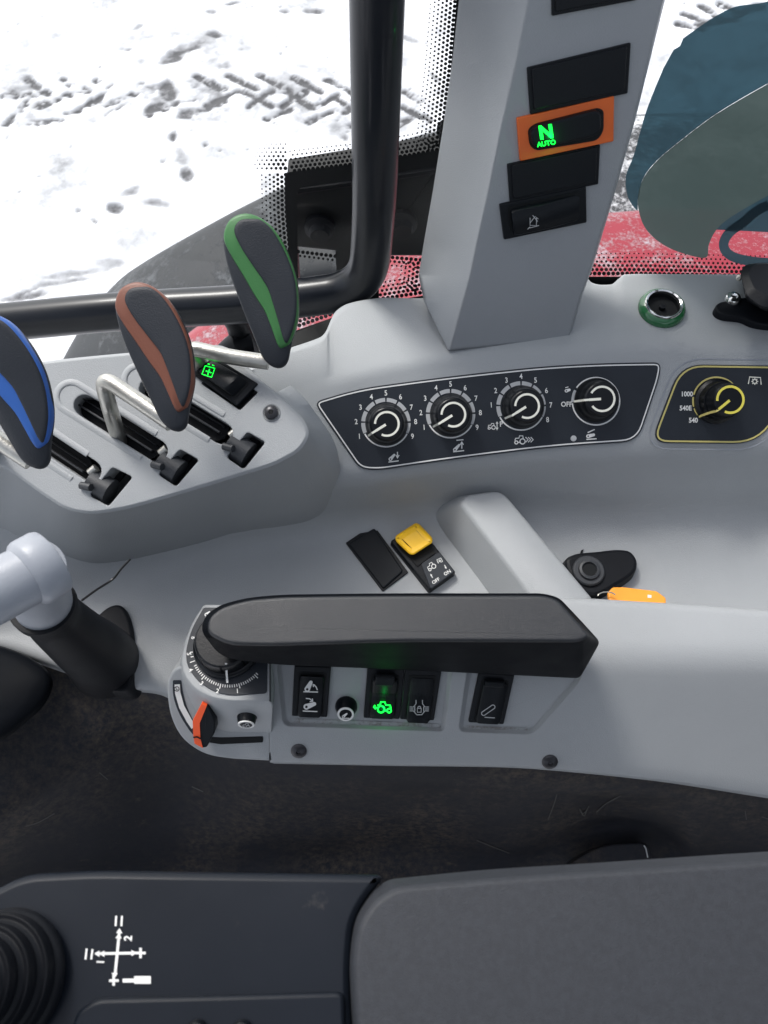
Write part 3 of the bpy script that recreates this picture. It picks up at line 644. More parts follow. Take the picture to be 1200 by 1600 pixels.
# diagonal raised rib across the tray
RP = HP(-.522)
tp_ = roundpoly([(716,786),(728,772),(776,765),(790,771),(932,940),(838,946)], [10,10,8,10,1,1], 5)
n_ = len(tp_)
bt_ = roundpoly([(668,802),(688,776),(776,765),(790,771),(932,940),(775,946)], [14,12,8,10,1,1], 5)
low_ = []
for a_, b_ in zip(tp_, bt_):
    P_ = RP.w(a_[0], a_[1])
    if a_[0] > 770 and (a_[1] < 800 or a_[0] > 880): low_.append(Vector((P_.x+.002, P_.y+.002, ZC-.558)))
    else: low_.append(S(b_[0], b_[1], -.558))
tin = inset(tp_, 6); rs = [low_, [RP.w(p[0], p[1], -.003) for p in tp_], [RP.w(p[0], p[1], -.0008) for p in inset(tp_, 2.5)], [RP.w(p[0], p[1]) for p in tin]]
obj('raised_rib', *rings(rs, False, True), M['grey'], con, smooth=70)
obj('rib_screw_cap', *lathe(RP.w(860,905,-.002), RP.n, [(.0001,.001)], 6, cap0=False, cap1=False), M['grey'], con) if 0 else None

# ---- dial plates
dp = empty('dial_panel', DP.w(800,700), 'long dark panel with four white ringed knobs and white border line', 'control panel')
out = roundpoly([(490,628),(560,607),(700,588),(850,572),(950,567),(1034,566),(1030,592),(997,690),(860,699),(700,719),(592,735),(562,733)], [14,60,90,90,60,16,20,26,60,90,30,24], 6)
obj('panel_plate', *prism(out, DP, -.001, .0012, bev=.0004), M['plate'], dp)
D2 = Moved(DP, .0012)
b_ = inset(out, 3.5); strokes('border_line', D2, [[(p.x, p.y) for p in b_] + [(b_[0].x, b_[0].y)]], 2.0, M['white'], dp)
def screw_ring(cx, cy, R, a0, a1, steps, extra=None, par=dp):    # grey ring of segments round a knob, angles in degrees
    segs = []; n = steps
    lines = []
    for i in range(n):
        s0 = a0 + (a1-a0)*i/n; s1 = a0 + (a1-a0)*(i+1)/n; g = -2.0 if a1 < a0 else 2.0
        lines.append(circ(cx, cy, R, 6, s0+g, s1-g, R*1.02))
    strokes('scale_ring', D2, lines, 6.2, M['greyprint'], par)
knobs = [(608,664,'leftmost'),(709,650,'second'),(819,638,'third'),(931,627,'off')]
for (kx, ky, tag_) in knobs:
    R = 38.5; n9 = tag_ in ('leftmost', 'second'); dx = -5; dy = -3
    if tag_ != 'off':
        k = 8 if n9 else 8; lo_, hi_ = 207, -27
        labs = [str(i) for i in range(1, 10)] if n9 else ['P'] + [str(i) for i in range(1, 9)]
        screw_ring(kx+dx, ky+dy, R-3, lo_, hi_, k)
        for i, s in enumerate(labs):
            a = math.radians(lo_ + (hi_-lo_)*i/8); rr = R+8
            lx, ly = kx+dx+rr*math.cos(a), ky+dy-rr*math.sin(a)
            if s == 'P': lx, ly = 783, 663
            text(s, D2, lx, ly, 11.5, M['white'], dp, bold=.015, sx=.85, rot=-4)
        strokes('lower_arc', D2, [circ(kx+dx, ky+dy, R-1.5, 20, -27, -153)], 2.2, M['white'], dp)
    else:
        strokes('lower_arc', D2, [circ(kx, ky, R-1.5, 40, 145, -175)], 2.2, M['white'], dp)
        strokes('scale_ring', D2, [circ(kx, ky, R-3, 6, 182, 152)], 6.2, M['greyprint'], dp)
        text('OFF', D2, 885, 632, 11, M['white'], dp, bold=.02, sx=.9)
        armicon(D2, 887, 610, 5, 18, M['white'], dp, M['plate'], r1=2.6, r2=2); strokes('symbol', D2, [[(883,606),(888,604.5)]], 1.2, M['white'], dp)
# symbols beneath the knobs
strokes('symbol', D2, [[(607,722),(623,720)], [(621,706),(621,715)], [(618.5,711),(621,716),(623.5,711)]], 1.7, M['white'], dp)
strokes('symbol', D2, [[(708,706),(725,704)], [(713,688),(724,687)], [(721.5,691),(721.5,701)], [(719,695),(721.5,690),(724,695)]], 1.7, M['white'], dp)
strokes('symbol', D2, xf(TRACTOR, 812, 687, 1.35) + [[(821+i*4,683),(825+i*4,687),(821+i*4,691)] for i in range(3)], 1.7, M['white'], dp)
strokes('symbol', D2, xf(TRACTOR, 768, 666, .95) + [[(776.5,660),(776.5,671)], [(775,668),(776.5,672),(778,668)], [(775,662),(776.5,659),(778,662)]], 1.2, M['white'], dp)
strokes('symbol', D2, [[(916,686.5),(932,685.5)], [(918,676),(929,671)]], 1.8, M['white'], dp)
armicon(D2, 613, 714, 9, 48, M['white'], dp, M['plate']); armicon(D2, 714, 699, 10, 48, M['white'], dp, M['plate']); armicon(D2, 923, 680.5, 9, 14, M['white'], dp, M['plate'], r1=3, r2=2.2)
obj('small_plug', *lathe(D2.w(896,685), DP.n, [(.0022,0),(.0022,.0006),(.0001,.0008)], 14), M['greyprint'], dp)

GK = 'round knobs on the dark dial panels'
def knob(kx, ky, R, ang, label, linec=M['cream'], grp=GK, tilt=None, body=None):
    t = empty('rotary_knob', D2.w(kx, ky), label, 'knob', grp)
    mpx = (DP.w(kx+1, ky)-DP.w(kx, ky)).length; r = R*mpx
    c = D2.w(kx-4, ky-3)
    # flared skirt then a cylindrical grip leaning towards the viewer of the panel
    obj('skirt', *lathe(c, DP.n, [(r*1.0, 0), (r*.99, .0015), (r*.90, .0035), (r*.84, .007), (r*.80, .0135), (r*.76, .0150), (r*.70, .0156)], 48, cap1=True), M['knob'], t, smooth=35)
    KP = Moved(DP, .0012+.0157); tc = c + DP.n*.0157
    # where the top centre lands in the picture
    d = tc - CAM; zx = d.dot(FW); tx = CX + FPX*d.dot(RT)/zx; tyy = CY - FPX*d.dot(UP)/zx
    a = math.radians(ang); q = R*.56
    strokes('marker_ring', KP, [circ(tx, tyy, q, 36, ang-32, ang-328)], 3.4, linec, t)
    strokes('pointer', KP, [[(tx+2*math.cos(a), tyy-2*math.sin(a)), (tx+q*1.08*math.cos(a), tyy-q*1.08*math.sin(a))]], 4.0, linec, t)
    e1 = D2.w(kx-4 + R*1.02*math.cos(a), ky-3 - R*1.02*math.sin(a)) + DP.n*.0005; e0 = KP.w(tx+q*1.06*math.cos(a), tyy-q*1.06*math.sin(a))
    side = (e1-e0).cross(DP.n).normalized()*.0008; e05 = e0.lerp(e1, .25) + DP.n*.0012
    mid = [e0, c + DP.n*.0156 + (e1-c-DP.n*.0).normalized()*r*.80, c + DP.n*.008 + ((e1-c).normalized())*r*.86, e1]
    mb = MB(); vv = []
    for p in mid: vv += [p - side, p + side]
    vv = [p + (e1-c).normalized()*.0002 + DP.n*.0003 for p in vv]
    mb.add(vv, [(i*2, i*2+1, i*2+3, i*2+2) for i in range(3)]); mb.build('pointer_line', linec, t, smooth=0)
    return t
knob(608, 666, 33, 212, 'black knob with white ring pointing to 1, first from the left on the long panel')
knob(709, 652, 33, 212, 'black knob with white ring pointing to 1, second on the long panel')
knob(821, 639, 33, 212, 'black knob with white ring pointing to P, third on the long panel')
knob(935, 628, 34, 184, 'black knob with white ring pointing to OFF')

pp2 = empty('yellow_bordered_panel', DP.w(1110,690), 'dark panel with yellow border line and speed numbers 540, 540E and 1000', 'control panel')
out2 = roundpoly([(1056,570),(1290,573),(1250,640),(1180,690),(1016,692),(1026,650)], [34,20,20,36,26,30], 7)
out2 = roundpoly([(1062,570),(1290,575),(1290,500+76),(1170,694),(1018,692)], [36,2,2,40,26], 7)
out2 = roundpoly([(1066,569),(1262,572),(1180,694),(1016,692)], [36,30,40,28], 7)
out2 = roundpoly([(1064,569),(1256,572),(1189,694),(1017,692)], [36,24,44,28], 7)
obj('panel_plate', *prism(out2, DP, -.001, .0012, bev=.0004), M['plate'], pp2)
b_ = inset(out2, 3.0); strokes('border_line', D2, [[(p.x, p.y) for p in b_] + [(b_[0].x, b_[0].y)]], 2.6, M['yellow_d'], pp2)
b_ = inset(out2, -9); strokes('moulded_ridge', DP, [[(p.x, p.y) for p in b_] + [(b_[0].x, b_[0].y)]], 1.6, M['light'], pp2, off=.0004)
text('1000', D2, 1073, 616, 10.5, M['white'], pp2, bold=.03, sx=.9); text('540E', D2, 1071, 638, 10.5, M['white'], pp2, bold=.03, sx=.9); text('540', D2, 1083, 657, 10.5, M['white'], pp2, bold=.03, sx=.9)
strokes('scale_arc', D2, [circ(1119,626,36.5,30,165,25), circ(1119,626,36.5,6,195,171), circ(1119,626,36.5,6,218,199)], 2.6, M['yellow_d'], pp2)
strokes('symbol', D2, [[(1169,600),(1171,589),(1188,590),(1189,601)], circ(1179,596,3.2,12)] + [[(1179+4*math.cos(a), 596+4*math.sin(a)), (1179+5.4*math.cos(a), 596+5.4*math.sin(a))] for a in (math.pi/4*k for k in range(8))], 1.6, M['cream'], pp2)
t = empty('rotary_knob', D2.w(1119,626), 'tall black knob with yellow ring pointing to 540', 'knob', GK)
mpx = (DP.w(1120,626)-DP.w(1119,626)).length; r = 35*mpx; c = D2.w(1119,627)
obj('skirt', *lathe(c, DP.n, [(r,0),(r*.99,.002),(r*.86,.0035),(r*.80,.010)], 48), M['knob'], t, smooth=35)
ax2 = DP.n.copy(); c2 = c
obj('grip', *lathe(c2, ax2, [(r*.76,.002),(r*.70,.0205),(r*.66,.0218),(r*.60,.0222)], 48), M['knob'], t, smooth=35)
tc = c2 + ax2*.0224; KP = Pl(tc, tc+ax2.orthogonal(), tc+ax2.cross(ax2.orthogonal())); d = tc-CAM; zx = d.dot(FW); tx = CX+FPX*d.dot(RT)/zx; ty2 = CY-FPX*d.dot(UP)/zx
strokes('marker_ring', KP, [circ(tx, ty2, 20.5, 36, 185, -115)], 3.8, M['yellow_l'], t)
strokes('pointer', KP, [[(tx-1, ty2+1), (tx-18, ty2+15)]], 4.2, M['yellow_l'], t)
mb = MB(); a_ = KP.w(tx-17, ty2+15) ; b2 = D2.w(1091,651,.0008); e_ = UP*.0009
a2 = c + ax2*.0 ; dirv = (b2-c).normalized(); m1 = c2 + ax2*.0208 + dirv*r*.71; m2 = c + DP.n*.0105 + dirv*r*.82
mb.add([a_-e_, a_+e_, m1-e_, m1+e_, m2-e_, m2+e_, b2-e_, b2+e_], [(0,1,3,2),(2,3,5,4),(4,5,7,6)]); mb.build('pointer_line', M['yellow_d'], t, smooth=0)

# ================================================================== LEVER BOX
LP = Pl(S(0,600,-.425), S(400,600,-.425), S(200,780,-.452))
lb = empty('lever_box', FL.w(200,830), 'raised grey lever housing with three long slots at the left', 'lever console')
topo = [(-420,610),(0,570),(120,556),(240,545),(352,535),(405,590),(440,618),(478,655),(486,680),(470,706),(430,728),(320,762),(200,797),(140,806),(100,798),(58,770),(0,727),(-420,690)]
topo = roundpoly(topo, [4,30,30,30,20,30,30,24,14,20,40,40,40,24,26,30,30,4], 5)
mid = roundpoly([(-440,605),(0,566),(120,552),(240,541),(356,529),(420,582),(468,610),(525,690),(534,745),(500,790),(440,815),(320,850),(200,880),(140,890),(90,880),(40,870),(-20,860),(-440,850)], [4,30,30,30,20,30,30,24,30,40,40,40,40,24,26,30,30,4], 5)
H0 = -.570
rs = [[S(p.x, p.y, H0) if i > 0 else S(p.x, p.y, H0) for i, p in enumerate(mid)]]
midh = []
def foot(p):                                     # foot of the housing wall: on the dial face at the right, lower at the front
    if p.y < 600: return Vector((S(p.x, p.y, -.425).x, S(p.x, p.y, -.425).y+.001, ZC-.56))
    return S(p.x, p.y, max(-.552, min(-.44, -.470 - (p.y-690)*.00052 - max(0, 470-p.x)*.00006)))
ft = [foot(p) for p in mid]; fu = [Vector((q.x, q.y+.002, q.z-.08)) for q in ft]
t0_ = [LP.w(p.x, p.y, -.0045) for p in topo]; t1_ = [LP.w(p.x, p.y, -.0015) for p in inset(topo, 1.5)]; t2_ = [LP.w(p.x, p.y) for p in inset(topo, 6)]
md = [a.lerp(b, .5) + Vector((0,-.001,.001)) for a, b in zip(ft, t0_)]
v, f = rings([fu, ft, md, t0_, t1_, t2_]); hb = obj('housing', v, f, M['grey'], lb, smooth=50)
loc = hb.location + lb.location
SLOTS = [((98,612),(246,705)), ((204,586),(352,676)), ((-10,640),(138,738))]
def slotpoly(a, b, r, n=8):
    A, B = Vector(a), Vector(b); d = (B-A).normalized(); q = Vector((-d.y, d.x)); A2 = A + d*r; B2 = B - d*r; out = []
    for k in range(n+1):
        t = math.pi*k/n; out.append(A2 + q*r*math.cos(t) - d*r*math.sin(t))
    for k in range(n+1):
        t = math.pi*k/n; out.append(B2 - q*r*math.cos(t) + d*r*math.sin(t))
    return out
def loc_cut(vf): return vf
cut = []
for a, b in SLOTS: cut.append(loc_cut(prism(slotpoly(a, b, 18), LP, -.05, .02)))
WELLS = [[(158,721),(192,738),(152,786),(120,768)], [(268,692),(300,710),(262,754),(232,734)], [(378,664),(408,681),(372,726),(343,706)]]
for q in WELLS: cut.append(loc_cut(prism(roundpoly(q, 6, 4), LP, -.05, .02)))
SWQ = [(332,556),(402,600),(368,634),(300,586)]
cut.append(loc_cut(prism(roundpoly([(328,560),(396,600),(366,630),(302,586)], 3, 2), LP, -.03, .02)))
boolean(hb, cut)
# dark guide plates below the slots
for a, b in SLOTS:
    v, f = prism(slotpoly((a[0]-3,a[1]-3), (b[0]+3,b[1]+3), 21), LP, -.017, -.013); obj('slot_floor', v, f, M['rubber'], lb)
    A, B = Vector(a), Vector(b); d = (B-A).normalized(); q = Vector((-d.y, d.x)); 
    for s, wd in ((-7.5, 2.2), (4.0, 3.6)):
        pa = A+d*14+q*s; pb = B-d*8+q*s
        v, f = prism([pa+q*wd/2, pb+q*wd/2, pb-q*wd/2, pa-q*wd/2], LP, -.013, -.007, bev=.0006); obj('guide_rail', v, f, M['liner'], lb)
# raised rims around each slot, open at the end beside the thumb wheel
for a, b in SLOTS:
    A, B = Vector(a), Vector(b); d = (B-A).normalized(); q = Vector((-d.y, d.x))
    def upath(r):
        A2 = A + d*15.5; e = B - d*16; out = [e + q*r]
        out += [A2 + q*r*math.cos(math.pi*k/14) - d*r*math.sin(math.pi*k/14) for k in range(15)] + [e - q*r]
        return out
    rs = [[LP.w(p.x, p.y, o) for p in upath(r)] for r, o in ((18.2,-.003),(18.2,.0002),(19.2,.0005),(22.5,.0006),(25,.0004),(28,.0001),(29.5,-.0004))]
    v, f = rings(rs, False, False, False); obj('slot_rim', v, f, M['grey'], lb, smooth=70)
# thumb catches in the wells
for q in WELLS:
    wfl = prism(roundpoly(inset(q, -3), 3, 2), LP, -.020, -.016); obj('well_floor', *wfl, M['rubber'], lb)
    c = quad(q, .42, .62); ax = (LP.w(*quad(q, 1, .5)) - LP.w(*quad(q, 0, .5))).normalized()
    C = LP.w(*quad(q, .5, .62)) - LP.n*.008
    v, f = lathe(C - ax*.008, ax, [(.0001,0),(.0095,.0002),(.0095,.0158),(.0001,.016)], 24); obj('thumb_wheel', v, f, M['liner'], lb, smooth=35)
    p0 = LP.w(*quad(q, .0, .80)); p1 = LP.w(*quad(q, .45, .72))
    v, f = tube([p0 + LP.n*.001, p1 + LP.n*.0035], .0026, 10); obj('catch_tab', v, f, M['liner'], lb)
    e = quad(q, -.18, .32); v, f = tube([LP.w(e[0]-3, e[1]+5)-LP.n*.004, LP.w(e[0]+8, e[1]-3)-LP.n*.003], .0030, 10); obj('catch_pin', v, f, M['steel'], lb)
# cross head screw
scx = empty('housing_screw', LP.w(423,645), 'dark star-head screw on the right corner of the lever housing', 'screw')
obj('countersink', *lathe(LP.w(424,645), LP.n, [(.0062,0),(.0060,.0007),(.0050,.0002)], 24), M['grey'], scx)
obj('screw_head', *lathe(LP.w(424,645,.0003), LP.n, [(.0046,0),(.0044,.0016),(.0030,.0026),(.0016,.0028),(.0012,.0012),(.0001,.001)], 24), M['bolt'], scx)
mb = MB(); cc = LP.w(424,645,.0032)
ux = (LP.w(430,645)-LP.w(424,645)).normalized(); uy = LP.n.cross(ux)
mb.add([cc + (ux*math.cos(a)+uy*math.sin(a))*(.0019 if k % 2 == 0 else .0010) for k, a in enumerate(math.pi/6*j for j in range(12))], [tuple(range(12))]); mb.build('star_recess', M['void'], scx, smooth=0)

# rocker switch on the lever box
GS = 'rocker switches around the console'
t = empty('rocker_switch', LP.w(352,595), 'black rocker switch with green lit battery symbol on the lever housing', 'switch', GS)
SQ = [(302,586),(330,556),(402,600),(369,633)]; SQ = [(369,633),(300,586),(333,555),(403,600)]
q_ = [(300,584),(334,556),(403,599),(370,634)]    # u: across (short), v: along
rocker(t, LP, q_, lambda v: .0010 + .006*max(0, min(1, v/.82)) - (0 if v < .82 else (v-.82)/.18*.006), u0=.16, u1=.84, v0=.08, v1=.86)
SP = Pl(LP.w(330,570)+LP.n*.0046, LP.w(350,600)+LP.n*.0062, LP.w(316,592)+LP.n*.0048)
strokes('lit_symbol', SP, [[(321,572),(336,576),(331,590),(316,585),(321,572)], [(322,580),(331,583)], [(328,577),(325,586)], [(325,569),(328,570)], [(332,571),(335,572)]], 1.4, M['green_l'], t, off=.0006)

# ---- levers: bent steel rod and bladed handle
GL = 'bladed hydraulic levers'
def blade(par, body, stripe, pad, pl, th, mstr):
    def ringset(poly, offs):
        P = smoothpoly(poly, 5); cx = sum(p.x for p in P)/len(P); cy = sum(p.y for p in P)/len(P)
        return [[pl.w(cx+(p.x-cx)*s, cy+(p.y-cy)*s) + pl.n*o for p in P] for s, o in offs]
    v, f = rings(ringset(body, [(.35,-th*1.5),(.7,-th*1.25),(.92,-th*.6),(1.0,0),(.985,th*.35),(.93,th*.60),(.6,th*.75),(.2,th*.8)])); obj('handle_body', v, f, M['lever'], par, smooth=75)
    v, f = rings(ringset(stripe, [(1.0,0),(1.0,th*.50),(.985,th*.78),(.95,th*.92),(.7,th*.95)])); obj('colour_stripe', v, f, mstr, par, smooth=60)
    v, f = rings(ringset(pad, [(1.0,th*.5),(1.0,th*.97),(.975,th*1.07),(.93,th*1.12),(.86,th*1.14),(.4,th*1.16)])); obj('grip_pad', v, f, M['lever'], par, smooth=75)
def lever(rod, poly, pl, th, mstr, label, base):
    t = empty('hydraulic_lever', base, label, 'lever', GL)
    obj('rod', *tube(bendpath(rod, .012, 8), .0052, 20), M['steel'], t, smooth=80)
    blade(t, *poly, pl, th, mstr); return t
LB1 = Pl(S(275,668,-.392), S(212,446,-.350), S(303,560,-.371))
body = [(214,443),(190,455),(182,482),(192,525),(213,575),(238,628),(253,658),(268,672),(283,674),(293,664),(297,640),(305,602),(305,570),(299,535),(284,498),(262,466),(238,448)]
strp = [(214,443),(192,454),(184,480),(195,505),(217,537),(237,567),(255,592),(267,617),(279,643),(288,643),(297,633),(305,600),(304,568),(298,534),(283,498),(262,466),(238,448)]
padp = [(226,452),(208,456),(201,472),(212,495),(232,522),(255,552),(266,577),(276,604),(288,635),(295,629),(302,600),(302,568),(296,536),(281,501),(260,469),(242,454)]
brown = [body, strp, padp]
lever([LP.w(170,700,-.03), S(172,640,-.412), S(158,588,-.392), S(215,625,-.395), S(268,662,-.398)], brown, LB1, .0065, M['brown_d'], 'steel lever with dark blade handle edged in brown, middle of the three', LP.w(172,672))
def mapb(ps, A0, A1, B0, B1):                     # similarity taking base/tip pairs from one handle to the next
    a0, a1, b0, b1 = complex(*A0), complex(*A1), complex(*B0), complex(*B1); k = (b1-b0)/(a1-a0)
    return [[((complex(*p)-a0)*k+b0).real, ((complex(*p)-a0)*k+b0).imag] for p in ps]
gr = [mapb(p, (280,674), (214,443), (436,575), (384,336)) for p in brown]
LB2 = Pl(S(436,570,-.402), S(384,340,-.352), S(466,460,-.378))
lever([S(335,600,-.46), S(318,575,-.425), S(292,542,-.405), S(360,558,-.408), S(420,566,-.410)], gr, LB2, .0065, M['green_d'], 'steel lever with dark blade handle edged in green, nearest the window', LP.w(318,575))
bl = [mapb(p, (280,674), (214,443), (66,732), (-28,490)) for p in brown]
LB3 = Pl(S(66,730,-.385), S(-28,492,-.335), S(80,620,-.362))
lever([LP.w(-30,700,-.03), S(-40,690,-.40), S(-60,640,-.38), S(0,690,-.385), S(48,722,-.392)], bl, LB3, .0068, M['blue_d'], 'steel lever with dark blade handle edged in blue, cut off by the left edge', LP.w(-30,690))

# ================================================================== PILLAR WITH SWITCHES
pil = empty('grey_pillar', S(790,540,-.452), 'grey upright pillar with column of dark switch slots rising from the console', 'pillar')
# front face plane leaning slightly back, left face turned away
PF = Pl(SY(710,545,.353), SY(890,528,.366), SY(935,0,.445))
yl = [-80, 0, 100, 200, 300, 380, 430, 470, 547]
cre = [(-80,840),(0,826),(100,806),(200,783),(300,763),(380,745),(430,735),(470,724),(547,703)]
rgt = [(-80,1062),(0,1042),(100,1017),(200,992),(300,964),(380,940),(430,925),(470,910),(530,893)]
lft = [(-80,730),(0,717),(100,706),(200,692),(300,676),(380,662),(430,654),(470,662),(547,700)]
rs = []
for i, y in enumerate(yl):
    y_r = y if y < 530 else 528
    cx_, rx_, lx_ = interp(cre, y), interp(rgt, y_r), interp(lft, y)
    yb = [y, y + (-12 if y > 500 else 0)]
    ctr = PF.w(cx_, y); rr_ = PF.w(rx_, y_r if y > 500 else y)
    ll = SY(lx_, y, min(.462, ctr.y + (.045 if y < 470 else .02 if y < 500 else .0015)))
    lm = SY((lx_*.5+cx_*.5), y, (ctr.y*.55+ll.y*.45))
    rb = rr_ + Vector((-.004, .05, 0)); r1 = rr_ + Vector((.0008, .006, 0)); lbk = ll + Vector((.012, .006, 0))
    m1 = ctr.lerp(rr_, .04); m0 = ctr + (lm-ctr).normalized()*.003; m2 = ctr.lerp(rr_, .97)
    rs.append([lbk, ll, lm, m0, ctr.lerp(m0, .0), m1, m2, r1, rb])
rs.append([p + Vector((.004,.008,-.004)) for p in rs[-1]])
v, f = rings(rs); obj('pillar_cover', v, f, M['grey2'], pil, smooth=22)
obj('trim_plug', *lathe(SY(702,205,.478), Vector((-.6,-.8,.1)), [(.009,0),(.009,.003),(.006,.005),(.0001,.005)], 20), M['rubber'], pil)
obj('clip_dot', *lathe(SY(718,392,PF.w(718,392).y+.022), Vector((-.5,-.85,.2)), [(.0008,0),(.0008,.004),(.0001,.0042)], 8), M['white'], pil)
def blank(q, label):
    t = empty('blanking_plate', PF.w(*quad(q, .5, .9)), label, 'blanking plate', 'blank switch plates on the grey pillar')
    v, f = prism(roundpoly(q, 2, 3), PF, -.002, .0016, bev=.0004); obj('frame', v, f, M['switch'], t)
    v, f = prism(roundpoly([quad(q, .04, .05), quad(q, .97, .05), quad(q, .97, .93), quad(q, .04, .93)], 4, 3), PF, 0, .0028, bev=.0008); obj('cover', v, f, M['switch'], t)
blank([(862,-40),(1000,-78),(996,0),(863,25)], 'blank dark plate at the very top of the grey pillar, cut by the frame')
blank([(824,106),(986,67),(981,146),(829,179)], 'larger blank dark plate directly above the orange framed switch')
blank([(793,257),(938,226),(935,288),(797,317)], 'blank dark plate between the orange framed switch and the lowest switch')
q_ = [(808,185),(960,150),(959,221),(813,252)]
t = empty('rocker_switch', PF.w(885,240), 'orange framed switch with green lit N AUTO on the grey pillar', 'switch', GS)
v, f = prism(roundpoly(q_, 2, 3), PF, -.002, .0022, bev=.0005); obj('orange_frame', v, f, M['orange'], t)
q2 = [(826,198),(944,168),(944,216),(830,237)]
v, f = prism(roundpoly([(825,203),(836,194),(935,169),(944,173),(944,205),(934,220),(838,236),(828,228)], 8, 4), PF, 0, .0034, bev=.0008); obj('gap', v, f, M['void'], t)
NP = Moved(PF, .0036)
v, f = prism(roundpoly([(828,206),(840,196),(932,172),(941,178),(941,203),(932,214),(842,234),(831,226)], 9, 4), PF, .003, .0060, bev=.0018); obj('rocker', v, f, M['switch'], t)
NP = Moved(PF, .0060)
text('N', NP, 853, 207, 29, M['green_l'], t, rot=-8, bold=.045, name='lit_letter', off=.0004); glow(858, 211, PF, .0105, .0017, t); text('AUTO', NP, 853.5, 224, 10.5, M['green_l'], t, rot=-9, bold=.03, name='lit_lettering', off=.0004)
q_ = [(781,320),(916,291),(917,348),(788,375)]
t = empty('rocker_switch', PF.w(850,365), 'lowest black rocker switch on the pillar with faint trailer symbol', 'switch', GS)
qv = [q_[3], q_[0], q_[1], q_[2]]
rocker(t, PF, qv, lambda v: .0045 if v < .5 else .0045-.0035*(v-.5)/.5, u0=.16, u1=.86, v0=.10, v1=.90)
NP = Moved(PF, .0072)
strokes('symbol', NP, [[(828,340),(828,352),(838,352),(838,340)], [(828,348),(836,338),(841,342)], [(827,356),(842,352)], [(832,336),(840,346)], [(824,358),(828,354)]], 1.1, M['greyprint'], t)

# ================================================================== LEDGE FITTINGS
LD = HP(-.4502)
t = empty('power_socket', LD.w(1034,484), 'round chrome rimmed power socket in green ring on the console ledge', 'power socket')
C = LD.w(1033,484); rr = (LD.w(1034,484)-C).length
obj('green_ring', *lathe(C, LD.n, [(36*rr,-.001),(36.5*rr,.002),(34*rr,.005),(29*rr,.0062),(27*rr,.004)], 48, cap1=False), M['green_c'], t, smooth=60)
obj('chrome_rim', *lathe(C, LD.n, [(29*rr,.003),(29*rr,.0068),(27.5*rr,.0076),(25*rr,.0070),(24.4*rr,.001),(24.2*rr,-.001)], 48, cap0=False, cap1=False), M['chrome'], t, smooth=60)
obj('socket_well', *lathe(C, LD.n, [(24.5*rr,.0045),(23.5*rr,.0015),(.0001,.0012)], 40, cap0=False), M['void'], t)
obj('contact_pin', *lathe(C, LD.n, [(5*rr,.001),(4.6*rr,.004),(.0001,.0042)], 16), M['rubber'], t)
t = empty('mount_base', LD.w(1165,490), 'black bracket base held by a silver bolt at the right end of the ledge', 'bracket')
v, f = prism(smoothpoly([(1118,480),(1124,472),(1140,468),(1162,464),(1200,462),(1290,462),(1290,512),(1210,508),(1180,504),(1160,496),(1135,493),(1122,488)], 5), LD, -.001, .006, bev=.0015); obj('base_flange', v, f, M['rubber'], t)
obj('bolt_head', *lathe(LD.w(1139,477,.006), LD.n, [(.0062,0),(.0062,.0015),(.0050,.0036),(.0026,.0044),(.0018,.003),(.0001,.0028)], 28), M['chrome'], t)
LQ = HP(-.405)
mb = MB(); a_ = [LQ.w(p.x, p.y) for p in roundpoly([(1156,428),(1163,414),(1180,411),(1290,411),(1290,480),(1190,480),(1166,462)], 7, 4)]
low2 = [LD.w(p.x, p.y, .002) for p in roundpoly([(1158,440),(1166,425),(1185,418),(1290,418),(1290,492),(1192,490),(1164,474)], 7, 4)]
v, f = rings([low2, a_, [LQ.w(p.x, p.y, .003) for p in roundpoly([(1166,432),(1172,420),(1186,417),(1285,417),(1285,468),(1200,468),(1175,455)], 7, 4)]]); obj('base_block', v, f, M['rubber'], t, smooth=30)
obj('side_rivet', *lathe(S(1156,434,-.415), Vector((-1,-.2,.3)), [(.0022,0),(.0022,.0015),(.0001,.002)], 12), M['steel'], t)

# ================================================================== TRAY FITTINGS
t = empty('blanking_plate', FL.w(590,920), 'plain black blank plate in the tray left of the yellow switch', 'blanking plate')
q_ = [(583,819),(638,894),(598,924),(540,848)]
v, f = prism(roundpoly(q_, 1.5, 2), FL, -.001, .0014, bev=.0003); obj('frame', v, f, M['switch'], t)
v, f = prism(roundpoly([quad(q_, .06, .03), quad(q_, .93, .10), quad(q_, .97, .93), quad(q_, .03, .95)], 4, 3), FL, 0, .0030, bev=.0010); obj('cover', v, f, M['black'], t)
t = empty('yellow_rocker_switch', FL.w(665,915), 'yellow capped black switch marked OFF and ON with tractor symbol in the tray', 'switch', GS)
q_ = [(610,845),(652,818),(712,893),(671,922)]
v, f = prism(roundpoly(q_, 3, 3), FL, -.001, .0070, bev=.0012, grow=1); obj('housing', v, f, M['switch'], t)
Y1 = Moved(FL, .0072)
v, f = prism(roundpoly([quad(q_, .14, .10), quad(q_, .88, .08), quad(q_, .88, .56), quad(q_, .16, .58)], 3, 3), Y1, -.001, .0008); obj('gap', v, f, M['void'], t)
yp = [(618,839),(649,819),(654,820),(675,842),(675,848),(646,867),(640,866),(619,846)]
yb = roundpoly(yp, 5, 4); A1 = [Y1.w(p.x, p.y, .001) for p in inset(yb, -1)]; 
def yz(p, base): return base + .0028*abs((p.x-647)*.8+(p.y-843)*.6)/25
v, f = rings([A1, [Moved(FL, .0072+yz(p, .0045)).w(p.x, p.y) for p in yb], [Moved(FL, .0072+yz(p, .0055)).w(p.x, p.y) for p in inset(yb, 2.5)], [Moved(FL, .0072+yz(p, .0050)).w(p.x, p.y) for p in inset(yb, 9)]]); obj('yellow_cap', v, f, M['yellow'], t, smooth=40)
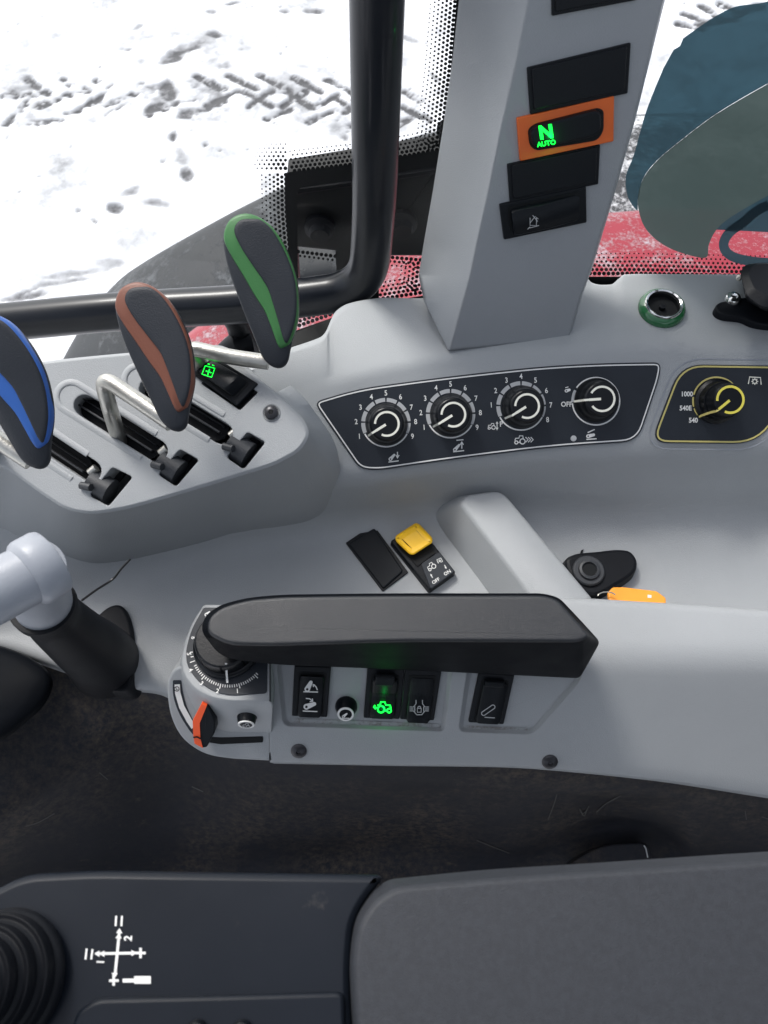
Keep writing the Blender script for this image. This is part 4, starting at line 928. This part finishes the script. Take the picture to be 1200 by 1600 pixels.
v, f = prism(roundpoly([(658,881),(686,862),(710,893),(673,920),(671,914)][:4], 3, 3), Y1, -.001, .0008, bev=.0003); obj('label_plate', v, f, M['plate'], t)
Y2 = Moved(FL, .0080)
strokes('symbol', Y2, xf(TRACTOR, 673.5, 885, 1.1, -32) + xf([[(-3,3),(-3,-3),(4,-3),(4,3),(1,3)], circ(.5, .3, 1.3, 8)], 686.5, 876.5, 1.0, -25), 1.2, M['white'], t)
text('OFF', Y2, 681, 908, 7.4, M['white'], t, rot=-32, bold=.02); text('ON', Y2, 699, 895, 7.4, M['white'], t, rot=-32, bold=.02)
strokes('arrow', Y2, [[(676,903),(673.5,899)], [(694.5,883),(696.5,887)]], 1.3, M['white'], t, fills=[[(672.3,897),(675.6,898.8),(672.8,900.8)], [(697.6,889.2),(694.5,887.6),(697.4,885.8)]])
# black latch seat with round socket
t = empty('latch_seat', FL.w(945,905), 'black teardrop latch seat with round hole beside the diagonal rib', 'latch')
v, f = prism(smoothpoly([(884,876),(900,864),(935,860),(965,857),(985,860),(996,874),(994,892),(980,905),(955,920),(935,930),(915,928),(893,905)], 6), FL, -.001, .011, bev=.003, grow=2); obj('latch_body', v, f, M['rubber'], t)
F2 = Moved(FL, .011)
def px_lathe(x, y, pl, prof, n=32):
    C = pl.w(x, y); m_ = (pl.w(x+1, y)-C).length; return lathe(C, pl.n, [(r*m_, z) for r, z in prof], n)
obj('socket_collar', *px_lathe(919, 893, F2, [(25,-.002),(25,.002),(23,.003),(17,.003),(16,.005),(12,.0055),(10.5,.004),(10,.001)]), M['liner'], t, smooth=35)
obj('socket_hole', *px_lathe(919, 893, F2, [(10.5,.0035),(10.4,.0040),(.1,.0040)]), M['void'], t)
t = empty('orange_tag', FL.w(990,935), 'orange plastic tag on a wire ring half hidden behind the console edge', 'tag')
v, f = prism(roundpoly([(950,925),(958,917),(975,917),(1026,923),(1041,934),(1041,960),(955,960)], 3, 3), HP(-.530), -.003, .0, bev=.001); obj('tag_body', v, f, M['orange3'], t)
obj('tag_label', *prism([(1012,929),(1018,930),(1018,934),(1012,934)], HP(-.5298), -.001, .0), M['white'], t)
obj('wire_ring', *tube([HP(-.526).w(p[0], p[1]) for p in circ(948, 932, 14, 18, 20, 170, 7)], .0005, 6), M['steel'], t)
t = empty('dark_scuff', FL.w(909,861), 'small dark chip of debris on the tray above the black latch', 'debris')
obj('chip', *prism([(906,866),(908,860),(912,858),(910,865),(908,868)], FL, .0003, .001), M['void'], t)

# ================================================================== FRONT CONTROL BODY
TP = HP(-.503)
GPL = Pl(S(500,1028,-.5045), S(1100,1028,-.5045), S(700,1185,-.555))
fb = empty('control_body', S(800,1200,-.58), 'pale grey front control body with recessed switch bays and curved left end', 'console')
xs2 = [421 + i*1260/132 for i in range(133)]
bk = [(400,955),(700,948),(880,934),(1000,940),(1100,946),(1300,962)]
cr = [(400,1027.6),(1300,1027.6)]
lp = [(400,1187),(600,1191),(800,1194),(900,1201),(1050,1217),(1200,1240),(1300,1256)]
rails = [(bk, -.575), (bk, -.503), (cr, TP), (lp, GPL), ([(x, y+7) for x, y in lp], [(400,-.58),(900,-.585),(1300,-.60)]), ([(x, y-60) for x, y in lp], -.62)]
rails[4] = (lp, GPL); 
rw = loft([rails[0], rails[1], rails[2], rails[3]], [0, .006, .014, 0], xs2, 7)
a0_, b0_ = rw[-2], rw[-1]; rw = rw[:-1] + [[p.lerp(q, k/8) for p, q in zip(a0_, b0_)] for k in range(1, 9)]
edge = rw[-1]; r1 = [p + Vector((0, -.0012, -.003)) for p in edge]; r2 = [p + Vector((0, .001, -.026)) for p in edge]; r3 = [p + Vector((0, .03, -.03)) for p in edge]
rw2 = rw[:-1] + [[p + Vector((0, .0015, .001)) for p in edge], r1, r2, r3]
v, f = rings(rw2, False, False, False)
# close the open back, underside and both ends so the cuts work on a solid
nr = len(rw2); nc = len(xs2)
f += [tuple((i*nc) for i in range(nr)), tuple((i*nc+nc-1) for i in range(nr))[::-1]] + [(j, j+1, (nr-1)*nc+j+1, (nr-1)*nc+j) for j in range(nc-1)]
mainb = obj('body_shell', v, f, M['grey'], fb, smooth=50); loc = mainb.location + fb.location
P1 = roundpoly([(434,1030),(705,1030),(703,1060),(694,1136),(690,1141),(450,1133),(443,1128)], [12,12,20,12,12,12,12], 4)
P2 = roundpoly([(733,1038),(910,1040),(905,1062),(832,1146),(722,1142),(718,1136)], [12,12,12,14,12,12], 4)
def pocket(poly, dep, gi):
    top_ = [Moved(GPL, .03).w(p[0], p[1]) for p in inset(poly, -6)]; zz = [GPL.w(p[0], p[1], .0005) for p in inset(poly, -1.5)]; bo = [Moved(GPL, -dep).w(p[0], p[1]) for p in inset(poly, gi)]
    v, f = rings([bo, zz, top_]); return (v, f)
boolean(mainb, [pocket(P1, .0035, 5), pocket(P2, .0035, 5)], 'SELF')
SWP = Moved(GPL, -.0034)
# dirt that gathers along the lower lips of the bays
M['grime'] = mat('grime', (.33, .345, .35), .7, bump=.6, bscale=900, dirt=(.12, .095, .075), dscale=170, damt=.6, dthr=.48)
strokes('grime_strip', SWP, [[(452,1125),(570,1129.5),(686,1134)], [(727,1136.5),(824,1140)]], 6.5, M['grime'], fb, off=.0004)
# left end: flange and raised dial island
fls = roundpoly([(300,1035),(272,1044),(261,1062),(261,1092),(267,1125),(284,1156),(318,1180),(360,1187),(424,1190),(424,1035)], [6,10,10,14,20,24,24,20,1,1], 5)
v, f = prism(fls, GPL, -.03, .0, bev=.0016); fl_ = obj('end_flange', v, f, M['grey'], fb, smooth=45)
loc = fl_.location + fb.location
arc_o = roundpoly([(270,1063),(283,1063),(285,1080),(291,1104),(303,1130),(312,1142),(306,1152),(297,1143),(280,1117),(270,1088)], [2,2,10,16,12,2,2,12,20,12], 4)
slot2 = roundpoly([(328,1152),(345,1153),(411,1151),(411,1160),(345,1163),(326,1160)], 2, 3)
obj('arc_scale', *prism(arc_o, GPL, -.001, .0004), M['plate'], fb)
obj('painted_slot', *prism(slot2, GPL, -.001, .0005), M['void'], fb)  # flat black strip painting the darkness inside a slot that is not cut
strokes('white_scale_band', Moved(GPL, .0005), [[(277,1069),(278,1083),(284,1104),(296,1126),(303,1136)]], 8.5, M['white'], fb)
strokes('scale_symbol', Moved(GPL, .0009), [circ(276.5,1076,3.6,14), [(275,1073),(276,1078),(278.5,1077)]], 1.0, M['switch'], fb, off=.0004)
isl = roundpoly([(318,944),(424,944),(424,1097),(357,1097),(330,1092),(303,1078),(285,1055),(281,1030),(288,1000),(302,968)], [4,1,1,30,20,24,24,20,24,20], 5)
ibs = roundpoly([(318,946),(424,946),(424,1148),(352,1147),(322,1136),(300,1106),(286,1072),(279,1040),(287,1000),(302,968)], [4,1,1,24,24,26,24,20,24,20], 5)
def ibase(p, q):
    if p.y < 1034: P_ = TP.w(q.x, q.y); return Vector((P_.x-.0015 if q.x < 400 else P_.x, P_.y, ZC-.565))
    return GPL.w(p.x, p.y, -.001)
b0 = [ibase(p, q) for p, q in zip(ibs, isl)]
rs = [b0, [TP.w(p.x, p.y, -.005) + Vector((0,-.0012 if p.y > 1060 else 0, 0)) for p in inset(isl, -1)], [TP.w(p.x, p.y, -.0015) for p in inset(isl, 0)], [TP.w(p.x, p.y, 0) for p in inset(isl, 3)]]
v, f = rings(rs, False, True); obj('dial_island', v, f, M['grey'], fb, smooth=60)
dpl = roundpoly([(318,949),(419,949),(417,1083),(360,1087),(334,1081),(308,1064),(292,1040),(290,1018),(298,985)], [3,1,5,20,20,24,24,20,20], 5)
obj('dial_plate', *prism(dpl, TP, -.001, .0008, bev=.0003), M['plate'], fb)
D3 = Moved(TP, .0008); KC = (358, 1013)
tk = []; 
for i in range(38):
    a = math.radians(180-8 + i*(-1)*0 + 0) ; a = math.radians(186 + i*3.55); big = i % 8 == 4
    if i < 6 and i % 2: continue
    r0, r1_ = 57, (65 if big else 61.5); tk.append([(KC[0]+r0*math.cos(a), KC[1]-r0*math.sin(a)), (KC[0]+r1_*math.cos(a), KC[1]-r1_*math.sin(a))])
strokes('tick_marks', D3, tk, 1.5, M['white'], fb)
for s, x, y, r_ in (('6',302,997,100),('5',295,1022,85),('4',298,1047,60),('3',315,1068,38),('2',340,1080,14),('1',371,1080,-4)): text(s, D3, x, y, 9.5, M['white'], fb, rot=r_, bold=.02)
armicon(D3, 325, 959, 6, 40, M['white'], fb, M['plate'])
strokes('symbol', D3, [[(321,964),(326,968)]], 1.4, M['white'], fb)
# depth wheel knob
t = empty('depth_dial', TP.w(*KC), 'wide black thumb dial with white pointer under the armrest tip', 'dial')
C = D3.w(356, 1009); m_ = (D3.w(357,1009)-D3.w(356,1009)).length; nz = TP.n
obj('dial_base', *lathe(C, nz, [(52*m_,0),(52.5*m_,.003),(50*m_,.0042),(47*m_,.0046)], 56), M['knob'], t, smooth=35)
prof = []
rs = []
for z, rr_ in ((.004,46),(.0055,47),(.014,45),(.0155,43.5),(.016,41)):
    ring_ = []
    for k in range(120):
        a = 2*math.pi*k/120; g = 1 - (.045 if (k % 15) in (0,) and rr_ > 42 else 0)
        ring_.append(C + nz*z + (RT*math.cos(a) + nz.cross(RT)*math.sin(a))*rr_*m_*g)
    rs.append(ring_)
v, f = rings(rs); obj('dial_grip', v, f, M['knob'], t, smooth=30)
pw = Vector((.0007,0,0)); d0 = Vector((-.05,-1,0)).normalized(); q0 = C + d0*42*m_ + nz*.0164; q1 = C + d0*47.2*m_ + nz*.0135; q2 = C + d0*49*m_ + nz*.0050; q3 = C + d0*53.5*m_ + nz*.0030; q4 = C+d0*56*m_+nz*.0008
mb = MB(); vv = []
q0 = C + d0*43*m_ + nz*.0163; q1 = C + d0*47.6*m_ + nz*.0140; q2 = C + d0*48.4*m_ + nz*.0052; q3 = C + d0*54*m_ + nz*.0034
q0, q1, q2, q3 = [p + (CAM-p).normalized()*.0012 for p in (S(353,1036,-.4863), S(353.3,1041,-.4885), S(354.4,1057,-.4978), S(355.2,1067,-.4990))]
for p in (q0, q1, q2, q3): vv += [p-pw, p+pw]
mb.add(vv, [(i*2, i*2+1, i*2+3, i*2+2) for i in range(3)]); mb.build('pointer_line', M['white'], t, smooth=0)

# orange pointer tab
t = empty('slide_tab', GPL.w(318,1160), 'orange faced black sliding tab at the lower left of the control body', 'slider')
GG = Moved(GPL, .016)
side_o = [(318,1103),(325,1104),(335,1130),(335,1145),(324,1166),(318,1168),(312,1166),(308,1140)]
v, f = prism(roundpoly([(319,1102),(326,1104),(336,1128),(335,1146),(323,1168),(316,1169),(311,1165),(311,1128)], 2, 3), GPL, .0006, .0155, bev=.0008); obj('tab_body', v, f, M['switch'], t)
mb = MB(); F_ = [(314,1101),(322,1103),(312,1129),(300,1127),(312,1160),(316,1168),(300,1144),(306,1166)]
A = [GG.w(315,1100), GG.w(323,1103), GG.w(312,1130), GG.w(301,1127), GG.w(302,1150), GG.w(313,1153), GG.w(304,1162), GG.w(317,1169)]
B = [p - GPL.n*.004 + Vector((-.0003,0,0)) for p in A]
mb.add(A + B, [(0,1,2,3),(3,2,5,4),(4,5,7,6),(0,8,9,1),(3,11,8,0),(4,12,11,3),(6,14,12,4),(7,15,14,6)]); mb.build('orange_face', M['orange2'], t, smooth=0)
strokes('dark_notch', Moved(GPL, .0163), [[(302,1152),(308,1151),(314,1154)]], 2.5, M['void'], t)
# push buttons
def push(x, y, R, label, lean, plane):
    t = empty('push_button', plane.w(x, y), label, 'button', 'small round push buttons on the control body')
    C = plane.w(x, y-R*.35); m_ = (plane.w(x+1, y)-plane.w(x, y)).length; n = (plane.n + lean).normalized()
    obj('collar', *lathe(C, n, [(R*m_,-.001),(R*m_*1.02,.0015),(R*m_*.93,.003),(R*m_*.76,.0085)], 32), M['switch'], t, smooth=35)
    obj('white_ring', *lathe(C, n, [(R*m_*.76,.0084),(R*m_*.74,.0092),(R*m_*.58,.0092),(R*m_*.56,.0084)], 32, cap1=False), M['white'], t)
    obj('button_cap', *lathe(C, n, [(R*m_*.57,.0084),(R*m_*.56,.0090),(.0001,.0092)], 32), M['switch'], t)
    tc = C+n*.0094; KP = Pl(tc, tc+n.orthogonal(), tc+n.cross(n.orthogonal())); d = tc-CAM; zx = d.dot(FW); tx = CX+FPX*d.dot(RT)/zx; ty_ = CY-FPX*d.dot(UP)/zx
    return t, KP, tx, ty_
WP = Pl(S(350,1100,-.5135), S(415,1100,-.5135), S(380,1142,-.545))
t, KP, tx, ty_ = push(387, 1119, 17, 'small round button on the wall below the black dial plate', Vector((0,-.5,0)), WP)
strokes('symbol', KP, xf(TRACTOR, tx, ty_, .9), 1.1, M['greyprint'], t)
t, KP, tx, ty_ = push(541, 1109, 17, 'round push button with white ring between the lower rocker switches', Vector((0,-.25,0)), SWP)
armicon(KP, tx-1, ty_, 7, 40, M['white'], t, M['switch'], r1=2.2, r2=1.4); strokes('symbol', KP, [[(tx-6,ty_+5),(tx+6,ty_+5)]], 1.2, M['white'], t)
# rocker switches in the bays
q_ = [(460,1041),(517,1043),(511,1121),(456,1119)]
t = empty('rocker_switch', SWP.w(485,1118), 'leftmost lower rocker switch with white raise and lower arm symbols', 'switch', GS)
rocker(t, SWP, q_, lambda v: .0030-.0018*math.sin(math.pi*v), u0=.16, u1=.85, v0=.13, v1=.94)
Q1 = Moved(SWP, .0048)
armicon(Q1, 483, 1071, 12, 62, M['white'], t, M['switch'], r1=4.4, r2=2.8)
strokes('symbol', Q1, [[(474,1080.5),(497,1081)], [(490,1069),(494,1073),(496,1078)], [(492,1070),(489,1069),(490,1073)]], 1.7, M['white'], t)
armicon(Q1, 485, 1101.5, 13, 20, M['white'], t, M['switch'], r1=4.6, r2=3)
strokes('symbol', Q1, [[(473,1110.5),(496,1111.5)], [(478,1091),(484,1091.5),(488,1095)], [(484,1096),(489,1095.5),(488,1091)]], 1.7, M['white'], t)
q_ = [(574,1044),(632,1046),(624,1124),(568,1122)]
t = empty('rocker_switch', SWP.w(598,1120), 'lower rocker switch with green lit tractor symbol', 'switch', GS)
rocker(t, SWP, q_, lambda v: .0055-.005*min(1, v/.45) if v < .45 else .0005+.003*(v-.45)/.55, u0=.16, u1=.85, v0=.14, v1=.92)
obj('latch_tab', *prism(roundpoly([quad(q_, .24, .17), quad(q_, .78, .17), quad(q_, .76, .36), quad(q_, .24, .36)], 3, 3), SWP, .003, .0085, bev=.001), M['black'], t)
glow(600, 1103, SWP, .0095, .0014, t)
strokes('lit_symbol', Moved(SWP, .0052), xf(TRACTOR, 601, 1104, 1.75, 0, -1) + [[(584,1104),(592,1106)], [(586,1101),(584,1104),(587,1107)], [(590,1101),(594,1101)]], 2.2, M['green_l'], t, off=.0006)
q_ = [(633,1046),(690,1048),(678,1126),(625,1124)]
t = empty('rocker_switch', SWP.w(655,1122), 'lower rocker switch with white differential lock symbol', 'switch', GS)
rocker(t, SWP, q_, lambda v: .0008+.0045*max(0, (v-.4)/.6) , u0=.16, u1=.85, v0=.13, v1=.95)
cx_, cy_ = 655, 1107
dl = [[(cx_-15,cy_-3),(cx_-9,cy_-3),(cx_-5,cy_-8),(cx_-5,cy_-14)], [(cx_+15,cy_-3),(cx_+9,cy_-3),(cx_+5,cy_-8),(cx_+5,cy_-14)], [(cx_-15,cy_+3),(cx_-9,cy_+3),(cx_-4,cy_+9),(cx_+4,cy_+9),(cx_+9,cy_+3),(cx_+15,cy_+3)], [(cx_-15,cy_),(cx_-9,cy_)], [(cx_+9,cy_),(cx_+15,cy_)], [(cx_-7,cy_-4),(cx_-7,cy_+4)], [(cx_+7,cy_-4),(cx_+7,cy_+4)],
      [(cx_-3,cy_-1),(cx_+3,cy_-1),(cx_+3,cy_+5),(cx_-3,cy_+5),(cx_-3,cy_-1)], circ(cx_, cy_-2, 2.2, 8, 0, 180)]
strokes('symbol', Moved(SWP, .0064), dl, 1.4, M['greyprint'], t, off=.0006)
q_ = [(748,1052),(804,1055),(787,1132),(732,1129)]
t = empty('rocker_switch', SWP.w(765,1128), 'rightmost lower rocker switch alone in its own bay', 'switch', GS)
rocker(t, SWP, q_, lambda v: .0020+.0012*v, u0=.16, u1=.85, v0=.14, v1=.93)
obj('latch_tab', *prism(roundpoly([quad(q_, .24, .17), quad(q_, .80, .17), quad(q_, .79, .28), quad(q_, .24, .28)], 2.5, 3), SWP, .003, .0068, bev=.001), M['black'], t)
strokes('symbol', Moved(SWP, .0050), [circ(755.5,1114,3.2,8,110,290)+circ(770,1104,3.2,8,-70,110)+[circ(755.5,1114,3.2,8,110,290)[0]], [(757,1120),(773,1121)]], 1.4, M['greyprint'], t, off=.0006)
for x, y, lab in ((467,1175,'small dark screw on the lip below the leftmost lower switch'), (859,1192,'small dark screw on the lip near the right of the control body')):
    t = empty('lip_screw', GPL.w(x, y), lab, 'screw', 'screws along the lip of the control body')
    C = GPL.w(x, y-2, .0002)
    obj('screw_head', *lathe(C, GPL.n, [(.0056,-.001),(.0056,.0006),(.0042,.0018),(.0018,.0022),(.0014,.001),(.0001,.0008)], 20), M['bolt'], t)

# ================================================================== BLACK ARM HANDLE
HT = Pl(S(400,960,-.432), S(900,960,-.432), S(600,1000,-.4335))
t = empty('arm_rest', S(620,1040,-.47), 'black moulded hand rest with rounded left end above the switch bays', 'armrest')
to = roundpoly([(322,990),(324,965),(345,948),(385,936),(440,931),(600,929),(850,929),(872,935),(903,970),(925,995),(905,1004),(620,1003),(420,1010),(355,1008)], [16,18,24,34,60,60,26,14,10,20,60,60,60,26], 6)
lo_ = roundpoly([(314,985),(320,962),(344,945),(385,934),(440,929),(600,927),(850,927),(874,934),(908,970),(938,1003),(906,1060),(620,1046),(420,1038),(345,1027)], [10,12,16,30,60,60,14,10,8,8,8,60,60,22], 6)
def hlow(p): return S(p.x, p.y, interp([(925,-.441),(970,-.452),(1003,-.468),(1062,-.497)], p.y)) if p.x > 866 else S(p.x, p.y, interp([(300,-.468),(345,-.472),(420,-.482),(520,-.492),(620,-.497),(960,-.497)], p.x)) if p.y > 1004 else S(p.x, p.y, -.441 - (.02 if 985 < p.y and p.x > 800 else 0))
L0 = [hlow(p) for p in lo_]; L0 = [Vector((p.x, p.y, p.z)) for p in L0]
cen = sum(L0, Vector())/len(L0)
und = [Vector((p.x*.97+cen.x*.03, min(p.y+.012, .16) if p.y < cen.y+.005 else p.y+.008, min(p.z, ZC-.476)-.004)) for p in L0]
TT = []
for k in range(7):
    a_ = math.pi/2*k/6; TT.append([HT.w(p.x, p.y, -.0032*(1-math.sin(a_))) for p in (inset(to, 6*(1-math.cos(a_))) if k else to)])
T0 = TT[0]
M0 = [a.lerp(b, .12) + Vector((0,-.001,0)) for a, b in zip(L0, T0)]
v, f = rings([und, L0, M0, T0, TT[1], TT[2]], True, False); obj('rest_shell', v, f, M['handle'], t, smooth=60)
v, f = rings([TT[2], TT[3], TT[4], TT[5], TT[6]], False, True); obj('lit_top', v, f, M['handle_top'], t, smooth=60)  # top split off to carry the painted lighter tone

# ================================================================== LEFT TUBE AND BOOT
t = empty('grey_tube', S(100,940,-.42), 'pale grey plastic tube with collar entering a black rubber boot', 'tube')
A = S(-190,1022,-.335); B = S(46,897,-.352); C_ = S(96,868,-.358); D_ = S(96,920,-.40)
obj('tube_body', *tube([A, A.lerp(B,.5), B], [.0155,.0155,.0152], 40), M['light'], t, smooth=60)
ax = (C_-B).normalized()
obj('tube_collar', *lathe(B, ax, [(.0150,-.003),(.0172,-.001),(.0180,.001),(.0180,.010),(.0172,.0122),(.012,.013)], 44), M['light'], t, smooth=40)
n0 = curve([S(52,888,-.356), S(58,905,-.375), S(63,925,-.395), S(70,950,-.415)], 5)
obj('tube_neck', *tube(n0, [.0158]*len(n0), 36), M['light'], t, smooth=60)
t = empty('rubber_boot', FL.w(165,1060), 'black rubber boot where the grey tube meets the console', 'boot')
bc = curve([S(66,944,-.410), S(90,970,-.440), S(122,998,-.480), S(150,1020,-.520), S(165,1036,-.565)], 6)
rad = [.0185+.0*i for i in range(len(bc))]; n = len(bc)
rad = [.0172, .0176, .0174, .0170] + [.0166 + .010*(i/(n-5))**1.2 for i in range(n-4)]
obj('boot_body', *tube(bc, rad, 40), M['rubber'], t, smooth=70)
obj('boot_lip', *tube([bc[0] + (bc[0]-bc[2])*.1, bc[1]], [.0184, .0184], 40), M['rubber'], t, smooth=40)
obj('boot_flange', *prism(smoothpoly([(122,1068),(112,1040),(130,990),(165,950),(192,948),(206,985),(207,1040),(200,1078),(160,1078)], 6), FL, -.02, .006, bev=.002), M['rubber'], t)
t = empty('loose_wire', FL.w(170,920), 'thin dark wire sticking up behind the rubber boot', 'wire')
obj('wire_strand', *tube(curve([S(128,938,-.47), S(150,922,-.48), S(176,905,-.49), S(190,888,-.48), S(203,874,-.475)], 5), .0008, 8), M['wire'], t)
t = empty('side_bolster', S(20,1080,-.55), 'rounded black padded bolster cut by the left edge of the frame', 'bolster')
bo_ = smoothpoly([(-140,990),(-60,995),(0,1009),(40,1024),(68,1044),(77,1068),(62,1100),(35,1125),(0,1152),(-60,1180),(-140,1190)], 6)
BB = HP(-.50); cx_, cy_ = -60, 1085
rs = [[S(cx_+(p.x-cx_)*.97, cy_+(p.y-cy_)*.97, -.57) for p in bo_], [S(p.x, p.y, -.53) for p in bo_]] + [[BB.w(cx_+(p.x-cx_)*s, cy_+(p.y-cy_)*s, o) for p in bo_] for s, o in ((1,-.006),(.985,-.002),(.95,0),(.82,.0035),(.5,.005))]
v, f = rings(rs); obj('padding', v, f, M['handle'], t, smooth=70)

# ================================================================== SEAT ARM AT THE BOTTOM
A1 = HP(-.335)
t = empty('joystick_console', S(250,1480,-.36), 'dark smooth seat arm panel printed with white joystick arrows', 'armrest panel')
po = roundpoly([(-160,1420),(-20,1395),(35,1366),(150,1360),(400,1364),(604,1367),(576,1398),(552,1440),(546,1520),(560,1860),(-160,1860)], [40,40,30,30,40,24,26,30,40,60,60], 6)
v, f = prism(po, A1, -.05, 0, bev=.0028); obj('panel_shell', v, f, M['panel'], t, smooth=50)
ins = roundpoly([(112,1600),(120,1580),(150,1560),(330,1556),(538,1550),(545,1840),(100,1840)], [20,14,20,30,14,40,40], 5)
v, f = prism(ins, A1, -.001, .002, bev=.0015); obj('raised_bezel', v, f, M['panel'], t, smooth=50)
for x in (310, 380):
    obj('thumb_stub', *px_lathe(x, 1612, A1, [(18,0),(18,.004),(15,.0055),(.1,.006)], 28), M['switch'], t)
A2 = Moved(A1, .0)
W_ = 4.2
def arrow(x, y, dx, dy, s=8):
    d = Vector((dx, dy)).normalized(); q = Vector((-d.y, d.x)); p = Vector((x, y)); return [tuple(p+d*s), tuple(p+q*s*.62), tuple(p-q*s*.62)]
strokes('arrow_cross', A2, [[(150,1490),(213,1489)], [(187,1455),(180,1525)]], W_, M['white'], t, fills=[arrow(156,1490,-1,0), arrow(164,1490,-1,0), arrow(206,1489,1,0), arrow(187,1458,.05,-1), arrow(186,1466,.05,-1), arrow(180,1520,-.05,1)])
strokes('bar_mark', A2, [[(182,1431),(181,1447)], [(191,1431),(190,1447)], [(136,1482),(134,1499)], [(145,1483),(143,1499)]], 3.0, M['white'], t)
strokes('plus_mark', A2, [[(213,1489),(228,1489)], [(220,1481),(220,1497)], [(171,1532),(186,1532)], [(178,1524),(178,1540)]], 4.0, M['white'], t)
text('2', A2, 201, 1466, 17, M['white'], t, rot=-85, bold=.03); text('1', A2, 158, 1503, 16, M['white'], t, rot=-88, bold=.03)
strokes('implement_mark', A2, [[(192,1532),(210,1532)], [(210,1528),(236,1528)], [(210,1534),(236,1534)]], 6.0, M['white'], t)
# joystick boot
t = empty('joystick_boot', A1.w(10,1530), 'ribbed black rubber joystick boot at the lower left', 'joystick')
C = A1.w(8, 1530); m_ = (A1.w(9,1530)-C).length
prof = [(98,0),(100,.002),(96,.004)]
z = .004; r = 92
for k in range(4): prof += [(r,z+.001),(r+2.5,z+.004),(r,z+.007),(r-8,z+.0065)]; z += .007; r -= 13
prof += [(40,z+.004),(36,z+.02),(34,z+.03),(20,z+.034),(.2,z+.035)]
obj('bellows', *lathe(C, (A1.n+Vector((-.12,.0,0))).normalized(), [(a*m_, b) for a, b in prof], 64), M['rubber'], t, smooth=50)
# textured seat pad
A3 = HP(-.325)
t = empty('seat_armrest_pad', S(900,1480,-.36), 'wide textured charcoal armrest pad at the lower right', 'armrest pad')
pd = roundpoly([(622,1386),(760,1374),(900,1364),(1200,1345),(1400,1334),(1400,1860),(590,1860),(556,1600),(551,1500),(562,1440),(588,1405)], [14,80,80,80,60,60,60,60,50,30,20], 6)
pb = roundpoly([(606,1374),(760,1358),(900,1350),(1200,1330),(1405,1318),(1415,1870),(575,1870),(547,1600),(543,1500),(553,1435),(580,1395)], [14,80,80,80,60,60,60,60,50,30,20], 6)
B0 = [A3.w(p.x, p.y, -.012) for p in pb]; Bm = [Vector((p.x, p.y, p.z-.045)) for p in B0]
v, f = rings([Bm, B0, [A3.w(p.x, p.y, -.004) for p in inset(pd, -3)], [A3.w(p.x, p.y, -.0012) for p in inset(pd, 0)], [A3.w(p.x, p.y, 0) for p in inset(pd, 7)]]); obj('pad_cushion', v, f, M['pad'], t, smooth=60)
